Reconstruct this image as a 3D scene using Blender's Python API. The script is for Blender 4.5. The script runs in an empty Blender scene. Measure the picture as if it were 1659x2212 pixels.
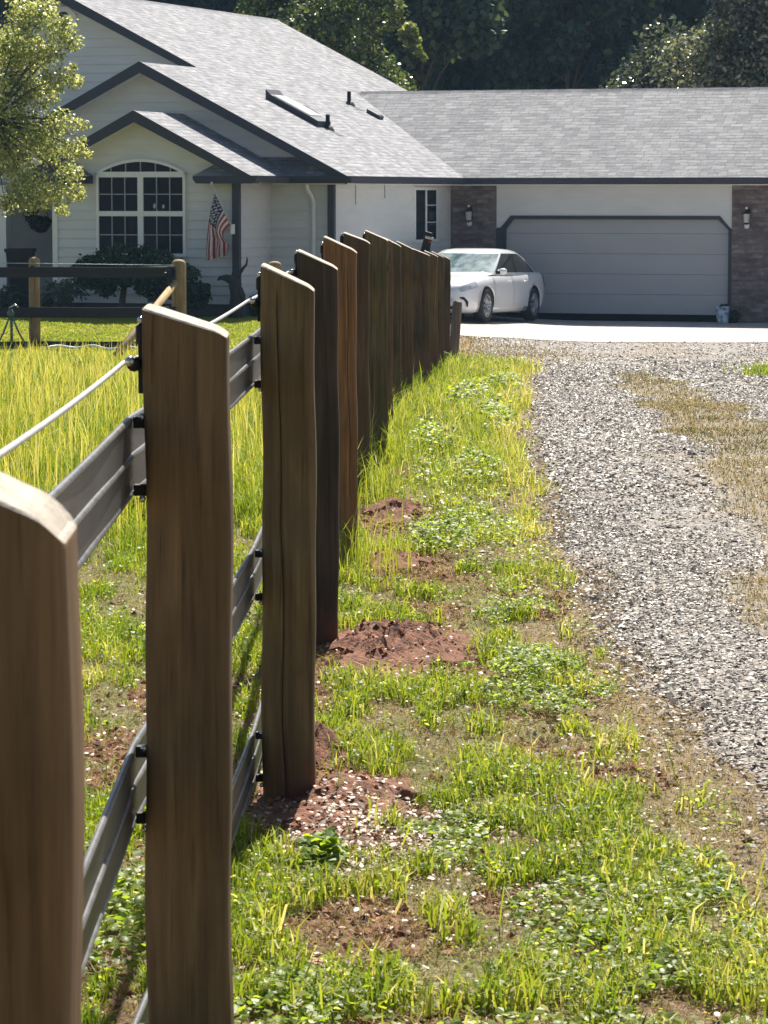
import bpy, bmesh, math, random
import numpy as np
from mathutils import Vector, Matrix

random.seed(7)
RNG = np.random.default_rng(11)
SC = bpy.context.scene
COL = SC.collection
R = math.radians

# ------------------------------------------------------------------ camera
F = 7000.0                       # focal length in pixels of a 1659 px wide frame
CX, CY = 829.5, 1106.0
EYE = 1.62
PITCH = math.atan(686.0 / F)
cam_d = bpy.data.cameras.new("camera")
cam = bpy.data.objects.new("camera", cam_d)
COL.objects.link(cam)
cam.location = (0, 0, EYE)
cam.rotation_euler = (math.pi / 2 - PITCH, 0, 0)
cam_d.sensor_fit = 'HORIZONTAL'
cam_d.sensor_width = 24.0
cam_d.lens = 24.0 * F / 1659.0
cam_d.clip_start = 0.05
cam_d.clip_end = 3000
cam_d.dof.use_dof = True
cam_d.dof.focus_distance = 14.0
cam_d.dof.aperture_fstop = 32.0
SC.camera = cam
cp, sp = math.cos(PITCH), math.sin(PITCH)


def ray(px, py):
    """(X/Y, Z/Y) slopes of the sight line through a photograph point."""
    xc = (px - CX) / F
    yc = -(py - CY) / F
    dy = cp + yc * sp
    dz = -sp + yc * cp
    return xc / dy, dz / dy


def P(px, py, Y):
    a, b = ray(px, py)
    return Vector((a * Y, Y, EYE + b * Y))


# ------------------------------------------------------------------ numpy noise and terrain
def vnoise(x, y, seed=0.0):
    x = np.asarray(x, float); y = np.asarray(y, float)
    ix, iy = np.floor(x), np.floor(y)
    fx, fy = x - ix, y - iy
    fx = fx * fx * (3 - 2 * fx); fy = fy * fy * (3 - 2 * fy)

    def h(a, b):
        s = np.sin(a * 127.1 + b * 311.7 + seed * 74.7) * 43758.5453
        return s - np.floor(s)
    return (h(ix, iy) * (1 - fx) + h(ix + 1, iy) * fx) * (1 - fy) + (h(ix, iy + 1) * (1 - fx) + h(ix + 1, iy + 1) * fx) * fy


def fbm(x, y, seed=0.0, n=3):
    s, a, t = 0, 1.0, 0
    for i in range(n):
        s = s + a * vnoise(x * 2 ** i, y * 2 ** i, seed + i * 3.3); t += a; a *= .5
    return s / t


def sstep(a, b, x):
    t = np.clip((np.asarray(x, float) - a) / (b - a), 0, 1)
    return t * t * (3 - 2 * t)


YB = [-400, 0, 15, 19.8, 22.7, 25.5, 28.4, 31.2, 34.1, 36.9, 39.8, 44]
ZB = [0, 0, 0, -.03, -.09, -.17, -.24, -.34, -.41, -.47, -.57, -.66]
YL = YB + [50, 57, 400]; ZL = ZB + [-.71, -.60, -.6]
YR = YB + [50, 56, 66, 400]; ZR = ZB + [-.84, -.92, -.95, -.95]


def gz(x, y):
    x = np.asarray(x, float); y = np.asarray(y, float)
    l = np.interp(y, YL, ZL); r = np.interp(y, YR, ZR)
    s = sstep(-2.0, 4.0, x)
    z = l * (1 - s) + r * s
    return z + (vnoise(x * 1.3, y * .9, 5) - .5) * .03 * sstep(62, 50, y)


def gzf(x, y):
    return float(gz(x, y))


# fence line: (depth, left px, right px, y of top left, y of top right, tint, tone)
POSTS = [
    (2.45, -259, 154, 935, 1112, (1.12, .92, .72)),
    (5.53, 313, 495, 660, 714, (1.0, .87, .68)),
    (8.60, 565, 680, 570, 620, (.92, .86, .66)),
    (11.6, 644, 731, 540, 577, (.34, .35, .36)),
    (14.0, 699, 771, 510, 541, (1.35, 1.0, .66)),
    (17.35, 740, 798, 501, 521, (.78, .72, .66)),
    (19.8, 788, 838, 497, 517, (.74, .80, .60)),
    (22.7, 806, 849, 505, 521, (.95, .8, .66)),
    (25.5, 828, 867, 513, 531, (.72, .70, .62)),
    (28.4, 857, 892, 521, 537, (.85, .72, .58)),
    (31.2, 891, 929, 537, 551, (.66, .62, .56)),
    (34.1, 916, 946, 541, 553, (.95, .82, .62)),
    (36.9, 932, 959, 543, 555, (.72, .64, .56)),
    (39.8, 948, 973, 547, 560, (.6, .55, .5)),
]
FY = np.array([p[0] for p in POSTS])
FXR = np.array([P(p[2], 700, p[0]).x for p in POSTS])
FXL = np.array([P(p[1], 700, p[0]).x for p in POSTS])
DLY = [0, 3, 5.5, 6.6, 7.7, 8.9, 10.5, 14.6, 20.8, 30.6, 38, 41.6, 43.5, 46, 56, 70]
DLX = [1.3, 1.2, 1.0, .95, .93, .90, .78, .77, .89, 1.34, 1.72, 1.9, 1.85, 1.35, 1.3, 1.3]
STLY = [0, 12.5, 15.5, 18.2, 22.1, 28, 38.9]; STL = [1.35, 1.5, 1.74, 1.98, 2.05, 2.28, 2.78]
STRY = [0, 18, 25.5, 32, 39.5]; STR = [2.7, 2.9, 3.0, 3.2, 3.3]


def fence_x(y): return np.interp(y, FY, (FXL + FXR) / 2)
def drive_l(y): return np.interp(y, DLY, DLX) + (vnoise(np.asarray(y) * 1.7, 0 * np.asarray(y), 3) - .5) * .16
def strip_mask(x, y):
    l = np.interp(y, STLY, STL) + (vnoise(y * .9, 0 * y, 8) - .5) * .3
    r = np.interp(y, STRY, STR) + (vnoise(y * .8, 0 * y, 9) - .5) * .3
    return sstep(-.12, .12, x - l) * sstep(-.12, .12, r - x) * sstep(41.5, 37.5, y + (vnoise(x * 2, y, 4) - .5) * 3)


# bare soil patches (x, y, rx, ry, redness)
SOIL = [(-.13, 8.45, .24, .6, .8), (.05, 11.3, .33, .85, .6), (.08, 14.0, .27, .75, .7), (.07, 16.3, .22, .8, .7), (.05, 19.0, .2, .7, .7), (.12, 22.0, .16, .7, .6),
        (1.06, 42.6, .45, 1.0, .9), (-.06, 7.0, .22, .35, .35), (.50, 9.35, .14, .25, .5), (.68, 8.9, .16, .3, .4),
        (-.62, 10.4, .2, .5, .7), (-.66, 8.7, .16, .35, 1.0), (-.75, 9.4, .2, .3, .6), (.12, 6.0, .3, .3, .4),
        (.52, 10.0, .2, .10, .2), (.2, 12.6, .16, .3, .5), (-.28, 10.0, .13, .7, .8), (.62, 13.0, .12, .7, .6),
        (-.5, 7.6, .14, .25, .8), (.3, 7.3, .14, .16, .4)]


def soil_mask(x, y):
    m = np.zeros_like(np.asarray(x, float)); red = np.zeros_like(m)
    n = fbm(x * 9, y * 4, 17) - .5
    for (a, b, rx, ry, rd) in SOIL:
        d = np.sqrt(((x - a) / rx) ** 2 + ((y - b) / ry) ** 2) + n * .9
        k = sstep(1.1, .75, d)
        red = np.where(k > m, rd, red); m = np.maximum(m, k)
    return m, red


# ------------------------------------------------------------------ materials
def new_mat(name):
    m = bpy.data.materials.new(name); m.use_nodes = True
    nt = m.node_tree
    for n in list(nt.nodes): nt.nodes.remove(n)
    out = nt.nodes.new('ShaderNodeOutputMaterial')
    b = nt.nodes.new('ShaderNodeBsdfPrincipled')
    nt.links.new(b.outputs[0], out.inputs[0])
    return m, nt, b, out


def N(nt, t, **kw):
    n = nt.nodes.new(t)
    for k, v in kw.items():
        if hasattr(n, k): setattr(n, k, v)
        else: n.inputs[k].default_value = v
    return n


def coords(nt, scale=(1, 1, 1), kind='Object'):
    tc = nt.nodes.new('ShaderNodeTexCoord'); mp = nt.nodes.new('ShaderNodeMapping')
    mp.inputs['Scale'].default_value = scale
    nt.links.new(tc.outputs[kind], mp.inputs[0])
    return mp.outputs[0]


def ramp(nt, fac, stops):
    r = nt.nodes.new('ShaderNodeValToRGB')
    el = r.color_ramp.elements
    while len(el) < len(stops): el.new(.5)
    for e, (p, c) in zip(el, stops): e.position = p; e.color = (*c, 1)
    nt.links.new(fac, r.inputs[0])
    return r.outputs[0]


def noise_node(nt, vec, scale, detail=6, rough=.6):
    n = nt.nodes.new('ShaderNodeTexNoise')
    n.inputs['Scale'].default_value = scale; n.inputs['Detail'].default_value = detail; n.inputs['Roughness'].default_value = rough
    nt.links.new(vec, n.inputs['Vector'])
    return n.outputs['Fac']


def mixc(nt, fac, a, b, mode='MIX'):
    n = nt.nodes.new('ShaderNodeMix'); n.data_type = 'RGBA'; n.blend_type = mode
    for s, v in ((0, fac), (6, a), (7, b)):
        if isinstance(v, (int, float)): n.inputs[s].default_value = v
        elif isinstance(v, tuple): n.inputs[s].default_value = (*v, 1)
        else: nt.links.new(v, n.inputs[s])
    return n.outputs[2]


def math_n(nt, op, a, b=None):
    n = nt.nodes.new('ShaderNodeMath'); n.operation = op
    for i, v in enumerate((a, b)):
        if v is None: continue
        if isinstance(v, (int, float)): n.inputs[i].default_value = v
        else: nt.links.new(v, n.inputs[i])
    return n.outputs[0]


def bump(nt, b, h, strength=.4, dist=.01):
    n = nt.nodes.new('ShaderNodeBump'); n.inputs['Strength'].default_value = strength; n.inputs['Distance'].default_value = dist
    nt.links.new(h, n.inputs['Height']); nt.links.new(n.outputs[0], b.inputs['Normal'])


def attr(nt, name):
    a = nt.nodes.new('ShaderNodeAttribute'); a.attribute_name = name
    return a.outputs['Fac']


def pmat(name, c1, c2=None, scale=8, rough=.7, bstr=.2, bdist=.005, stretch=(1, 1, 1), metallic=0, spec=None, lo=.3, hi=.7):
    m, nt, b, o = new_mat(name)
    c2 = c2 or tuple(c * .8 for c in c1)
    v = coords(nt, stretch)
    f = noise_node(nt, v, scale)
    nt.links.new(ramp(nt, f, [(lo, c2), (hi, c1)]), b.inputs['Base Color'])
    b.inputs['Roughness'].default_value = rough; b.inputs['Metallic'].default_value = metallic
    if spec is not None: b.inputs['Specular IOR Level'].default_value = spec
    if bstr: bump(nt, b, noise_node(nt, v, scale * 3), bstr, bdist)
    return m


def wood_mat(name, dark, mid, light, use_tint=True, rough=.75, scale=1.0):
    m, nt, b, o = new_mat(name)
    v = coords(nt, (26 * scale, 26 * scale, 1.1 * scale))
    f = noise_node(nt, v, 1.6, 9, .65)
    c = ramp(nt, f, [(.28, dark), (.5, mid), (.74, light)])
    v2 = coords(nt, (5.5 * scale, 5.5 * scale, 1.7 * scale))
    f2 = noise_node(nt, v2, 1.1, 5, .6)
    vg = coords(nt, (70 * scale, 70 * scale, 2.6 * scale)); f3 = noise_node(nt, vg, 1.0, 4, .7)
    c = mixc(nt, 1.0, c, ramp(nt, f3, [(.34, (.58, .55, .53)), (.43, (.95, .95, .95)), (.64, (1.12, 1.11, 1.09))]), 'MULTIPLY')
    c = mixc(nt, ramp(nt, f2, [(.40, (.0, .0, .0)), (.56, (1, 1, 1))]), mixc(nt, .55, c, dark), c)
    # knots
    vk = coords(nt, (9, 0, 3.0)); vo = nt.nodes.new('ShaderNodeTexVoronoi'); vo.inputs['Scale'].default_value = .8
    nt.links.new(vk, vo.inputs['Vector'])
    k = ramp(nt, vo.outputs['Distance'], [(.05, (1, 1, 1)), (.12, (0, 0, 0))])
    c = mixc(nt, k, c, tuple(x * .55 for x in dark))
    if use_tint:
        oi = nt.nodes.new('ShaderNodeObjectInfo')
        c = mixc(nt, 1.0, c, oi.outputs['Color'], 'MULTIPLY')
    tcz = nt.nodes.new('ShaderNodeTexCoord'); sz = nt.nodes.new('ShaderNodeSeparateXYZ'); nt.links.new(tcz.outputs['Object'], sz.inputs[0])
    mud = math_n(nt, 'SUBTRACT', math_n(nt, 'MULTIPLY', noise_node(nt, coords(nt, (7, 7, 3)), 2.0, 5), .34), sz.outputs[2])
    c = mixc(nt, ramp(nt, mud, [(.0, (0, 0, 0)), (.12, (.75, .75, .75))]), c, (.15, .075, .045))
    nt.links.new(c, b.inputs['Base Color'])
    b.inputs['Roughness'].default_value = rough
    b.inputs['Specular IOR Level'].default_value = .25
    bump(nt, b, math_n(nt, 'ADD', f, math_n(nt, 'MULTIPLY', f3, .5)), .6, .004)
    return m


def shingle_mat(name, along, across, k):
    """Shingles in rows; along / across are the axes (0 x, 1 y) of the house."""
    m, nt, b, o = new_mat(name)
    tc = nt.nodes.new('ShaderNodeTexCoord'); sx = nt.nodes.new('ShaderNodeSeparateXYZ')
    nt.links.new(tc.outputs['Object'], sx.inputs[0])
    cb = nt.nodes.new('ShaderNodeCombineXYZ')
    nt.links.new(sx.outputs[along], cb.inputs[0])
    nt.links.new(math_n(nt, 'MULTIPLY', sx.outputs[across], 1.127), cb.inputs[1])
    br = nt.nodes.new('ShaderNodeTexBrick')
    nt.links.new(cb.outputs[0], br.inputs['Vector'])
    br.inputs['Scale'].default_value = 1; br.inputs['Brick Width'].default_value = .27; br.inputs['Row Height'].default_value = .135
    br.inputs['Mortar Size'].default_value = .005; br.inputs['Mortar Smooth'].default_value = .3; br.inputs['Bias'].default_value = 0
    br.inputs['Color1'].default_value = (.20 * k, .205 * k, .225 * k, 1); br.inputs['Color2'].default_value = (.345 * k, .345 * k, .36 * k, 1)
    br.inputs['Mortar'].default_value = (.15 * k, .15 * k, .155 * k, 1)
    br.offset = .37; br.offset_frequency = 2; br.squash = .7; br.squash_frequency = 3
    mp = nt.nodes.new('ShaderNodeMapping'); mp.inputs['Scale'].default_value = (1.3, 8.0, 1)
    nt.links.new(cb.outputs[0], mp.inputs[0])
    n1 = noise_node(nt, mp.outputs[0], 1.6, 6, .7)
    c = mixc(nt, 1.0, br.outputs['Color'], ramp(nt, n1, [(.3, (.50, .50, .54)), (.5, (.95, .95, .95)), (.72, (1.5, 1.47, 1.43))]), 'MULTIPLY')
    mp2 = nt.nodes.new('ShaderNodeMapping'); mp2.inputs['Scale'].default_value = (.5, .5, 1)
    nt.links.new(cb.outputs[0], mp2.inputs[0])
    c = mixc(nt, 1.0, c, ramp(nt, noise_node(nt, mp2.outputs[0], 1.5, 4), [(.3, (.86, .86, .87)), (.7, (1.1, 1.1, 1.1))]), 'MULTIPLY')
    fr = math_n(nt, 'FRACT', math_n(nt, 'DIVIDE', math_n(nt, 'MULTIPLY', sx.outputs[across], 1.127), .135))
    mp3 = nt.nodes.new('ShaderNodeMapping'); mp3.inputs['Scale'].default_value = (3.2, 7.4, 1)
    nt.links.new(cb.outputs[0], mp3.inputs[0])
    n4 = noise_node(nt, mp3.outputs[0], 1.0, 3, .6)
    ln = math_n(nt, 'MULTIPLY', ramp(nt, fr, [(.0, (1, 1, 1)), (.26, (0, 0, 0))]), ramp(nt, n4, [(.44, (0, 0, 0)), (.60, (1, 1, 1))]))
    c = mixc(nt, ln, c, (.07, .068, .075))
    nt.links.new(c, b.inputs['Base Color'])
    b.inputs['Roughness'].default_value = .85
    hgt = math_n(nt, 'ADD', math_n(nt, 'MULTIPLY', br.outputs['Fac'], -1.0), math_n(nt, 'MULTIPLY', n1, .9))
    bump(nt, b, hgt, .8, .02)
    return m


def brick_mat(name):
    m, nt, b, o = new_mat(name)
    tc = nt.nodes.new('ShaderNodeTexCoord'); sx = nt.nodes.new('ShaderNodeSeparateXYZ')
    nt.links.new(tc.outputs['Object'], sx.inputs[0])
    cb = nt.nodes.new('ShaderNodeCombineXYZ')
    nt.links.new(sx.outputs[0], cb.inputs[0]); nt.links.new(sx.outputs[2], cb.inputs[1])
    br = nt.nodes.new('ShaderNodeTexBrick'); nt.links.new(cb.outputs[0], br.inputs['Vector'])
    br.inputs['Scale'].default_value = 1; br.inputs['Brick Width'].default_value = .26; br.inputs['Row Height'].default_value = .09
    br.inputs['Mortar Size'].default_value = .008; br.inputs['Color1'].default_value = (.13, .095, .09, 1)
    br.inputs['Color2'].default_value = (.24, .2, .19, 1); br.inputs['Mortar'].default_value = (.16, .145, .14, 1)
    n1 = noise_node(nt, coords(nt, (3, 3, 7)), 2, 5)
    c = mixc(nt, 1.0, br.outputs['Color'], ramp(nt, n1, [(.3, (.6, .6, .62)), (.62, (1.1, 1.1, 1.1)), (.8, (2.1, 2.0, 2.0))]), 'MULTIPLY')
    nt.links.new(c, b.inputs['Base Color']); b.inputs['Roughness'].default_value = .9
    bump(nt, b, math_n(nt, 'MULTIPLY', br.outputs['Fac'], -1.0), .8, .015)
    return m


def leaf_mat(name, stops, trans=.45, tcol=1.6, rough=.45, spec=.4):
    m, nt, b, o = new_mat(name)
    c = ramp(nt, attr(nt, 'tint'), stops)
    nt.links.new(c, b.inputs['Base Color']); b.inputs['Roughness'].default_value = rough
    b.inputs['Specular IOR Level'].default_value = spec
    t = nt.nodes.new('ShaderNodeBsdfTranslucent')
    tc = mixc(nt, 1.0, c, (tcol, tcol * 1.0, tcol * .55), 'MULTIPLY')
    nt.links.new(tc, t.inputs[0])
    mx = nt.nodes.new('ShaderNodeMixShader'); mx.inputs[0].default_value = trans
    nt.links.new(b.outputs[0], mx.inputs[1]); nt.links.new(t.outputs[0], mx.inputs[2])
    nt.links.new(mx.outputs[0], o.inputs[0])
    return m


def ground_mat():
    m, nt, b, o = new_mat('ground_soil_and_thatch')
    v = coords(nt, (1, 1, 1))
    n1 = noise_node(nt, v, 5, 8, .65); n2 = noise_node(nt, v, 34, 8, .7); n3 = noise_node(nt, v, 1.3, 4)
    thatch = ramp(nt, n2, [(.3, (.075, .058, .03)), (.5, (.20, .165, .08)), (.7, (.40, .35, .20))])
    moss = ramp(nt, n2, [(.3, (.05, .055, .018)), (.7, (.19, .21, .055))])
    c = mixc(nt, ramp(nt, n1, [(.4, (0, 0, 0)), (.6, (1, 1, 1))]), thatch, moss)
    soil = ramp(nt, n2, [(.3, (.07, .045, .03)), (.55, (.17, .11, .075)), (.75, (.30, .20, .14))])
    red = ramp(nt, n2, [(.3, (.11, .042, .022)), (.55, (.30, .125, .06)), (.75, (.48, .25, .14))])
    sl = mixc(nt, attr(nt, 'red'), soil, red)
    c = mixc(nt, attr(nt, 'soil'), c, sl)
    dry = ramp(nt, n2, [(.3, (.11, .08, .045)), (.5, (.24, .175, .10)), (.7, (.38, .29, .18))])
    c = mixc(nt, attr(nt, 'dry'), c, dry)
    c = mixc(nt, attr(nt, 'bed'), c, (.045, .035, .03))
    nt.links.new(c, b.inputs['Base Color']); b.inputs['Roughness'].default_value = .9
    b.inputs['Specular IOR Level'].default_value = .2
    bump(nt, b, n2, .9, .02)
    return m


def gravel_mat():
    m, nt, b, o = new_mat('driveway_gravel')
    v = coords(nt, (1, 1, 1))
    vo = nt.nodes.new('ShaderNodeTexVoronoi'); vo.inputs['Scale'].default_value = 60; nt.links.new(v, vo.inputs['Vector'])
    n1 = noise_node(nt, v, 2.0, 5); n2 = noise_node(nt, v, 60, 5)
    c = ramp(nt, vo.outputs['Color'], [(.1, (.11, .098, .088)), (.5, (.23, .205, .18)), (.9, (.42, .38, .33))])
    c = mixc(nt, ramp(nt, n1, [(.42, (0, 0, 0)), (.68, (.5, .5, .5))]), c, (.30, .23, .16))
    dry = ramp(nt, n2, [(.3, (.12, .09, .055)), (.7, (.34, .26, .165))])
    c = mixc(nt, attr(nt, 'dry'), c, dry)
    nt.links.new(c, b.inputs['Base Color']); b.inputs['Roughness'].default_value = .75
    bump(nt, b, math_n(nt, 'MULTIPLY', vo.outputs['Distance'], -1.0), 1.0, .02)
    return m


def stone_mat(name, stops, rough=.5, spec=.5):
    m, nt, b, o = new_mat(name)
    nt.links.new(ramp(nt, attr(nt, 'tint'), stops), b.inputs['Base Color'])
    b.inputs['Roughness'].default_value = rough; b.inputs['Specular IOR Level'].default_value = spec
    return m


M = {}
M['post'] = wood_mat('weathered_post_wood', (.092, .064, .038), (.185, .131, .077), (.275, .200, .122))
M['cut'] = pmat('sawn_post_end', (.50, .44, .36), (.32, .27, .21), 40, .85, .5)
M['tanpost'] = wood_mat('peeled_tan_post', (.20, .13, .06), (.36, .25, .12), (.46, .34, .18), use_tint=False)
M['shortpost'] = wood_mat('short_post_wood', (.10, .07, .055), (.2, .145, .115), (.27, .2, .16), use_tint=False)
M['rail'] = pmat('black_polymer_rail', (.045, .040, .035), (.010, .009, .009), 7, .45, .3, .002, (1, .5, 2.2), spec=.5, lo=.36, hi=.66)
M['railrib'] = pmat('sun_toned_rail_rib', (.17, .165, .16), (.06, .058, .056), 20, .38, .1)  # ribs coloured paler for the sun catching the rail edges
M['wire'] = pmat('sun_toned_coated_wire', (.62, .61, .58), (.45, .44, .42), 30, .4, .15)  # black coated wire, its sunlit look put into a pale colour
M['black'] = pmat('black_plastic', (.020, .020, .022), (.010, .010, .011), 30, .5, .1, spec=.25)
M['steel'] = pmat('zinc_bolt', (.6, .6, .6), (.45, .45, .45), 30, .25, .1, metallic=1)
M['siding'] = pmat('white_lap_siding', (.70, .71, .70), (.62, .63, .62), 1.5, .6, 0, .003, (1, 1, 4))
M['trim'] = pmat('dark_blue_grey_trim', (.036, .040, .058), (.026, .030, .045), 5, .55, .1)
M['whitetrim'] = pmat('white_vinyl_trim', (.82, .83, .82), (.74, .75, .74), 6, .45, .05)
M['muntin'] = pmat('grey_muntin_vinyl', (.36, .38, .39), (.3, .32, .33), 6, .5, .05)
M['door_grey'] = pmat('grey_garage_door_paint', (.43, .435, .45), (.39, .395, .415), 1.5, .5, 0, .003, (1, 1, 3))
M['strip'] = pmat('rubber_strip_and_shade', (.012, .012, .013), (.008, .008, .009), 20, 1.0, .1, spec=.05)  # near-black colour also stands in for shade at the door threshold
M['found'] = pmat('dark_foundation', (.10, .095, .09), (.06, .058, .055), 7, .9, .4)
M['entry'] = pmat('entry_wall_painted_shade', (.26, .27, .26), (.22, .23, .22), 4, .8, .1)  # porch shade put into the wall colour as a darker grey
M['roof_side'] = shingle_mat('shingles_side_slope', 1, 0, .88)
M['roof_front'] = shingle_mat('shingles_front_slope', 0, 1, .80)
M['brick'] = brick_mat('dark_brick')
M['apron'] = pmat('pale_concrete_apron', (.52, .47, .43), (.33, .295, .27), 5, .85, .6, .01, (1, .35, 1))
M['ground'] = ground_mat()
M['gravel'] = gravel_mat()
M['bark'] = pmat('bark', (.11, .085, .065), (.04, .032, .026), 12, .9, .8, .02, (1, 1, .25))
M['drift'] = pmat('dark_driftwood', (.055, .048, .045), (.02, .018, .018), 14, .8, .7, .01, (1, 1, .3))
M['soil'] = pmat('turned_red_soil', (.36, .155, .085), (.09, .04, .022), 26, .95, .9, .02)
m, nt, b, o = new_mat('window_glass'); b.inputs['Base Color'].default_value = (.010, .016, .026, 1); b.inputs['Roughness'].default_value = .05; b.inputs['Specular IOR Level'].default_value = .10
bump(nt, b, noise_node(nt, coords(nt, (1, 1, 1)), 1.6, 2), .06, .02); M['glass'] = m
m, nt, b, o = new_mat('skylight_glass'); b.inputs['Base Color'].default_value = (.72, .74, .76, 1); b.inputs['Roughness'].default_value = .25  # pale base colour stands in for the sky mirrored in the glass
bump(nt, b, noise_node(nt, coords(nt, (1, 1, 1)), 3, 2), .05, .01); M['skylight'] = m
m, nt, b, o = new_mat('white_car_paint'); b.inputs['Base Color'].default_value = (.80, .81, .82, 1); b.inputs['Roughness'].default_value = .28
b.inputs['Coat Weight'].default_value = 1; b.inputs['Coat Roughness'].default_value = .04
bump(nt, b, noise_node(nt, coords(nt, (1, 1, 1)), 900, 2), .02, .001); M['paint'] = m
m, nt, b, o = new_mat('car_windshield'); nt.links.new(ramp(nt, noise_node(nt, coords(nt, (1, 2.5, 4)), 1.4, 4), [(.38, (.07, .11, .12)), (.62, (.26, .36, .36))]), b.inputs['Base Color']); b.inputs['Roughness'].default_value = .05  # mottled teal paints a sky reflection into the glass colour
bump(nt, b, noise_node(nt, coords(nt, (1, 1, 1)), 2, 2), .04, .02); M['wshield'] = m
m, nt, b, o = new_mat('car_side_glass'); b.inputs['Base Color'].default_value = (.025, .035, .033, 1); b.inputs['Roughness'].default_value = .04
bump(nt, b, noise_node(nt, coords(nt, (1, 1, 1)), 3, 2), .05, .02); M['cglass'] = m
M['tyre'] = pmat('tyre_rubber', (.03, .03, .032), (.018, .018, .02), 20, .8, .3)
M['rim'] = pmat('alloy_rim', (.55, .55, .57), (.4, .4, .42), 10, .3, .1, metallic=.8)
M['head'] = pmat('headlight_lens', (.7, .72, .74), (.35, .36, .38), 14, .1, .1)
M['tail'] = pmat('red_tail_lens', (.5, .03, .04), (.3, .02, .02), 12, .15, .05)
M['red'] = pmat('flag_red_cloth', (.36, .05, .06), (.28, .04, .05), 12, .85, .2)
M['flagwhite'] = pmat('flag_white_cloth', (.74, .68, .66), (.62, .57, .56), 12, .85, .2)
M['blue'] = pmat('flag_blue_cloth', (.03, .045, .14), (.02, .03, .09), 12, .85, .2)
M['green_metal'] = pmat('sprinkler_green_metal', (.10, .17, .15), (.05, .08, .075), 14, .4, .2)
M['hose'] = pmat('pale_green_hose', (.55, .66, .6), (.42, .52, .47), 14, .5, .1)
M['potblue'] = pmat('blue_and_white_glaze', (.62, .68, .76), (.12, .2, .36), 9, .3, .1, lo=.4, hi=.55)
M['lampglass'] = pmat('frosted_lamp_glass', (.62, .6, .56), (.5, .48, .45), 9, .3, .1)
M['grass'] = leaf_mat('grass_blades', [(.0, (.07, .12, .012)), (.35, (.16, .22, .02)), (.65, (.27, .29, .035)), (.85, (.38, .34, .10)), (1, (.50, .44, .24))], .5, 1.7, .5, .3)
M['field'] = leaf_mat('field_grass_blades', [(.0, (.07, .12, .012)), (.4, (.17, .235, .02)), (.75, (.30, .315, .035)), (.9, (.42, .36, .09)), (1, (.52, .46, .22))], .5, 1.7, .5, .3)
M['dry'] = leaf_mat('dry_grass_blades', [(.0, (.10, .11, .03)), (.4, (.26, .19, .09)), (1, (.46, .36, .21))], .35, 1.3, .6, .2)
M['clover'] = leaf_mat('clover_leaves', [(.0, (.07, .13, .012)), (.45, (.17, .25, .02)), (.8, (.30, .35, .035)), (1, (.50, .46, .18))], .52, 1.8, .45, .35)
M['litter'] = stone_mat('leaf_litter_and_glints', [(0, (.15, .085, .05)), (.55, (.36, .245, .165)), (1, (.66, .56, .42))], .5, .4)  # serves real chips and the pale flakes that imitate glints
M['stone'] = stone_mat('gravel_stones', [(0, (.08, .064, .05)), (.4, (.24, .20, .16)), (.7, (.40, .345, .28)), (1, (.64, .57, .48))], .5, .4)
M['clod'] = stone_mat('soil_clods', [(0, (.07, .03, .018)), (.6, (.29, .12, .065)), (1, (.46, .26, .16))], .9, .15)
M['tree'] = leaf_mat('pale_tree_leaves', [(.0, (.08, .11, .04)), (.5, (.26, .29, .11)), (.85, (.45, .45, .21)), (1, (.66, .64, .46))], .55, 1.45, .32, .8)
M['wood'] = leaf_mat('shade_blue_wood_leaves', [(.0, (.024, .046, .040)), (.6, (.055, .092, .062)), (1, (.105, .14, .07))], .3, 1.3, .5, .3)  # bluish cast imitates the cool shade within the woods
M['litleaf'] = leaf_mat('sunlit_tone_leaves', [(.0, (.04, .07, .03)), (.5, (.13, .17, .045)), (.9, (.22, .25, .06)), (1, (.40, .40, .17))], .38, 1.5, .3, .6)  # sunlight put into the leaf colour, brighter than the wood leaves
M['greyleaf'] = leaf_mat('greyish_glossy_leaves', [(.0, (.03, .045, .035)), (.6, (.10, .115, .08)), (1, (.26, .26, .2))], .4, 1.4, .18, 1.0)
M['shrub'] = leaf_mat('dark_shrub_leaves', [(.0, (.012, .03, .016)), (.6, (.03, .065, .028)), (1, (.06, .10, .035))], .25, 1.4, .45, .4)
M['sagebush'] = leaf_mat('grey_green_leaves', [(.0, (.05, .075, .055)), (1, (.14, .18, .14))], .25, 1.3, .6, .3)


# ------------------------------------------------------------------ mesh helpers
def link(o, parent=None):
    COL.objects.link(o)
    if parent is not None: o.parent = parent
    return o


def tag(o, label=None, cat=None, group=None, kind=None):
    if label: o['label'] = label
    if cat: o['category'] = cat
    if group: o['group'] = group
    if kind: o['kind'] = kind
    return o


def empty(name, loc, label, cat, group=None, rz=0):
    o = bpy.data.objects.new(name, None); o.empty_display_size = .2
    o.location = loc; o.rotation_euler = (0, 0, rz)
    link(o); return tag(o, label, cat, group)


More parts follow.
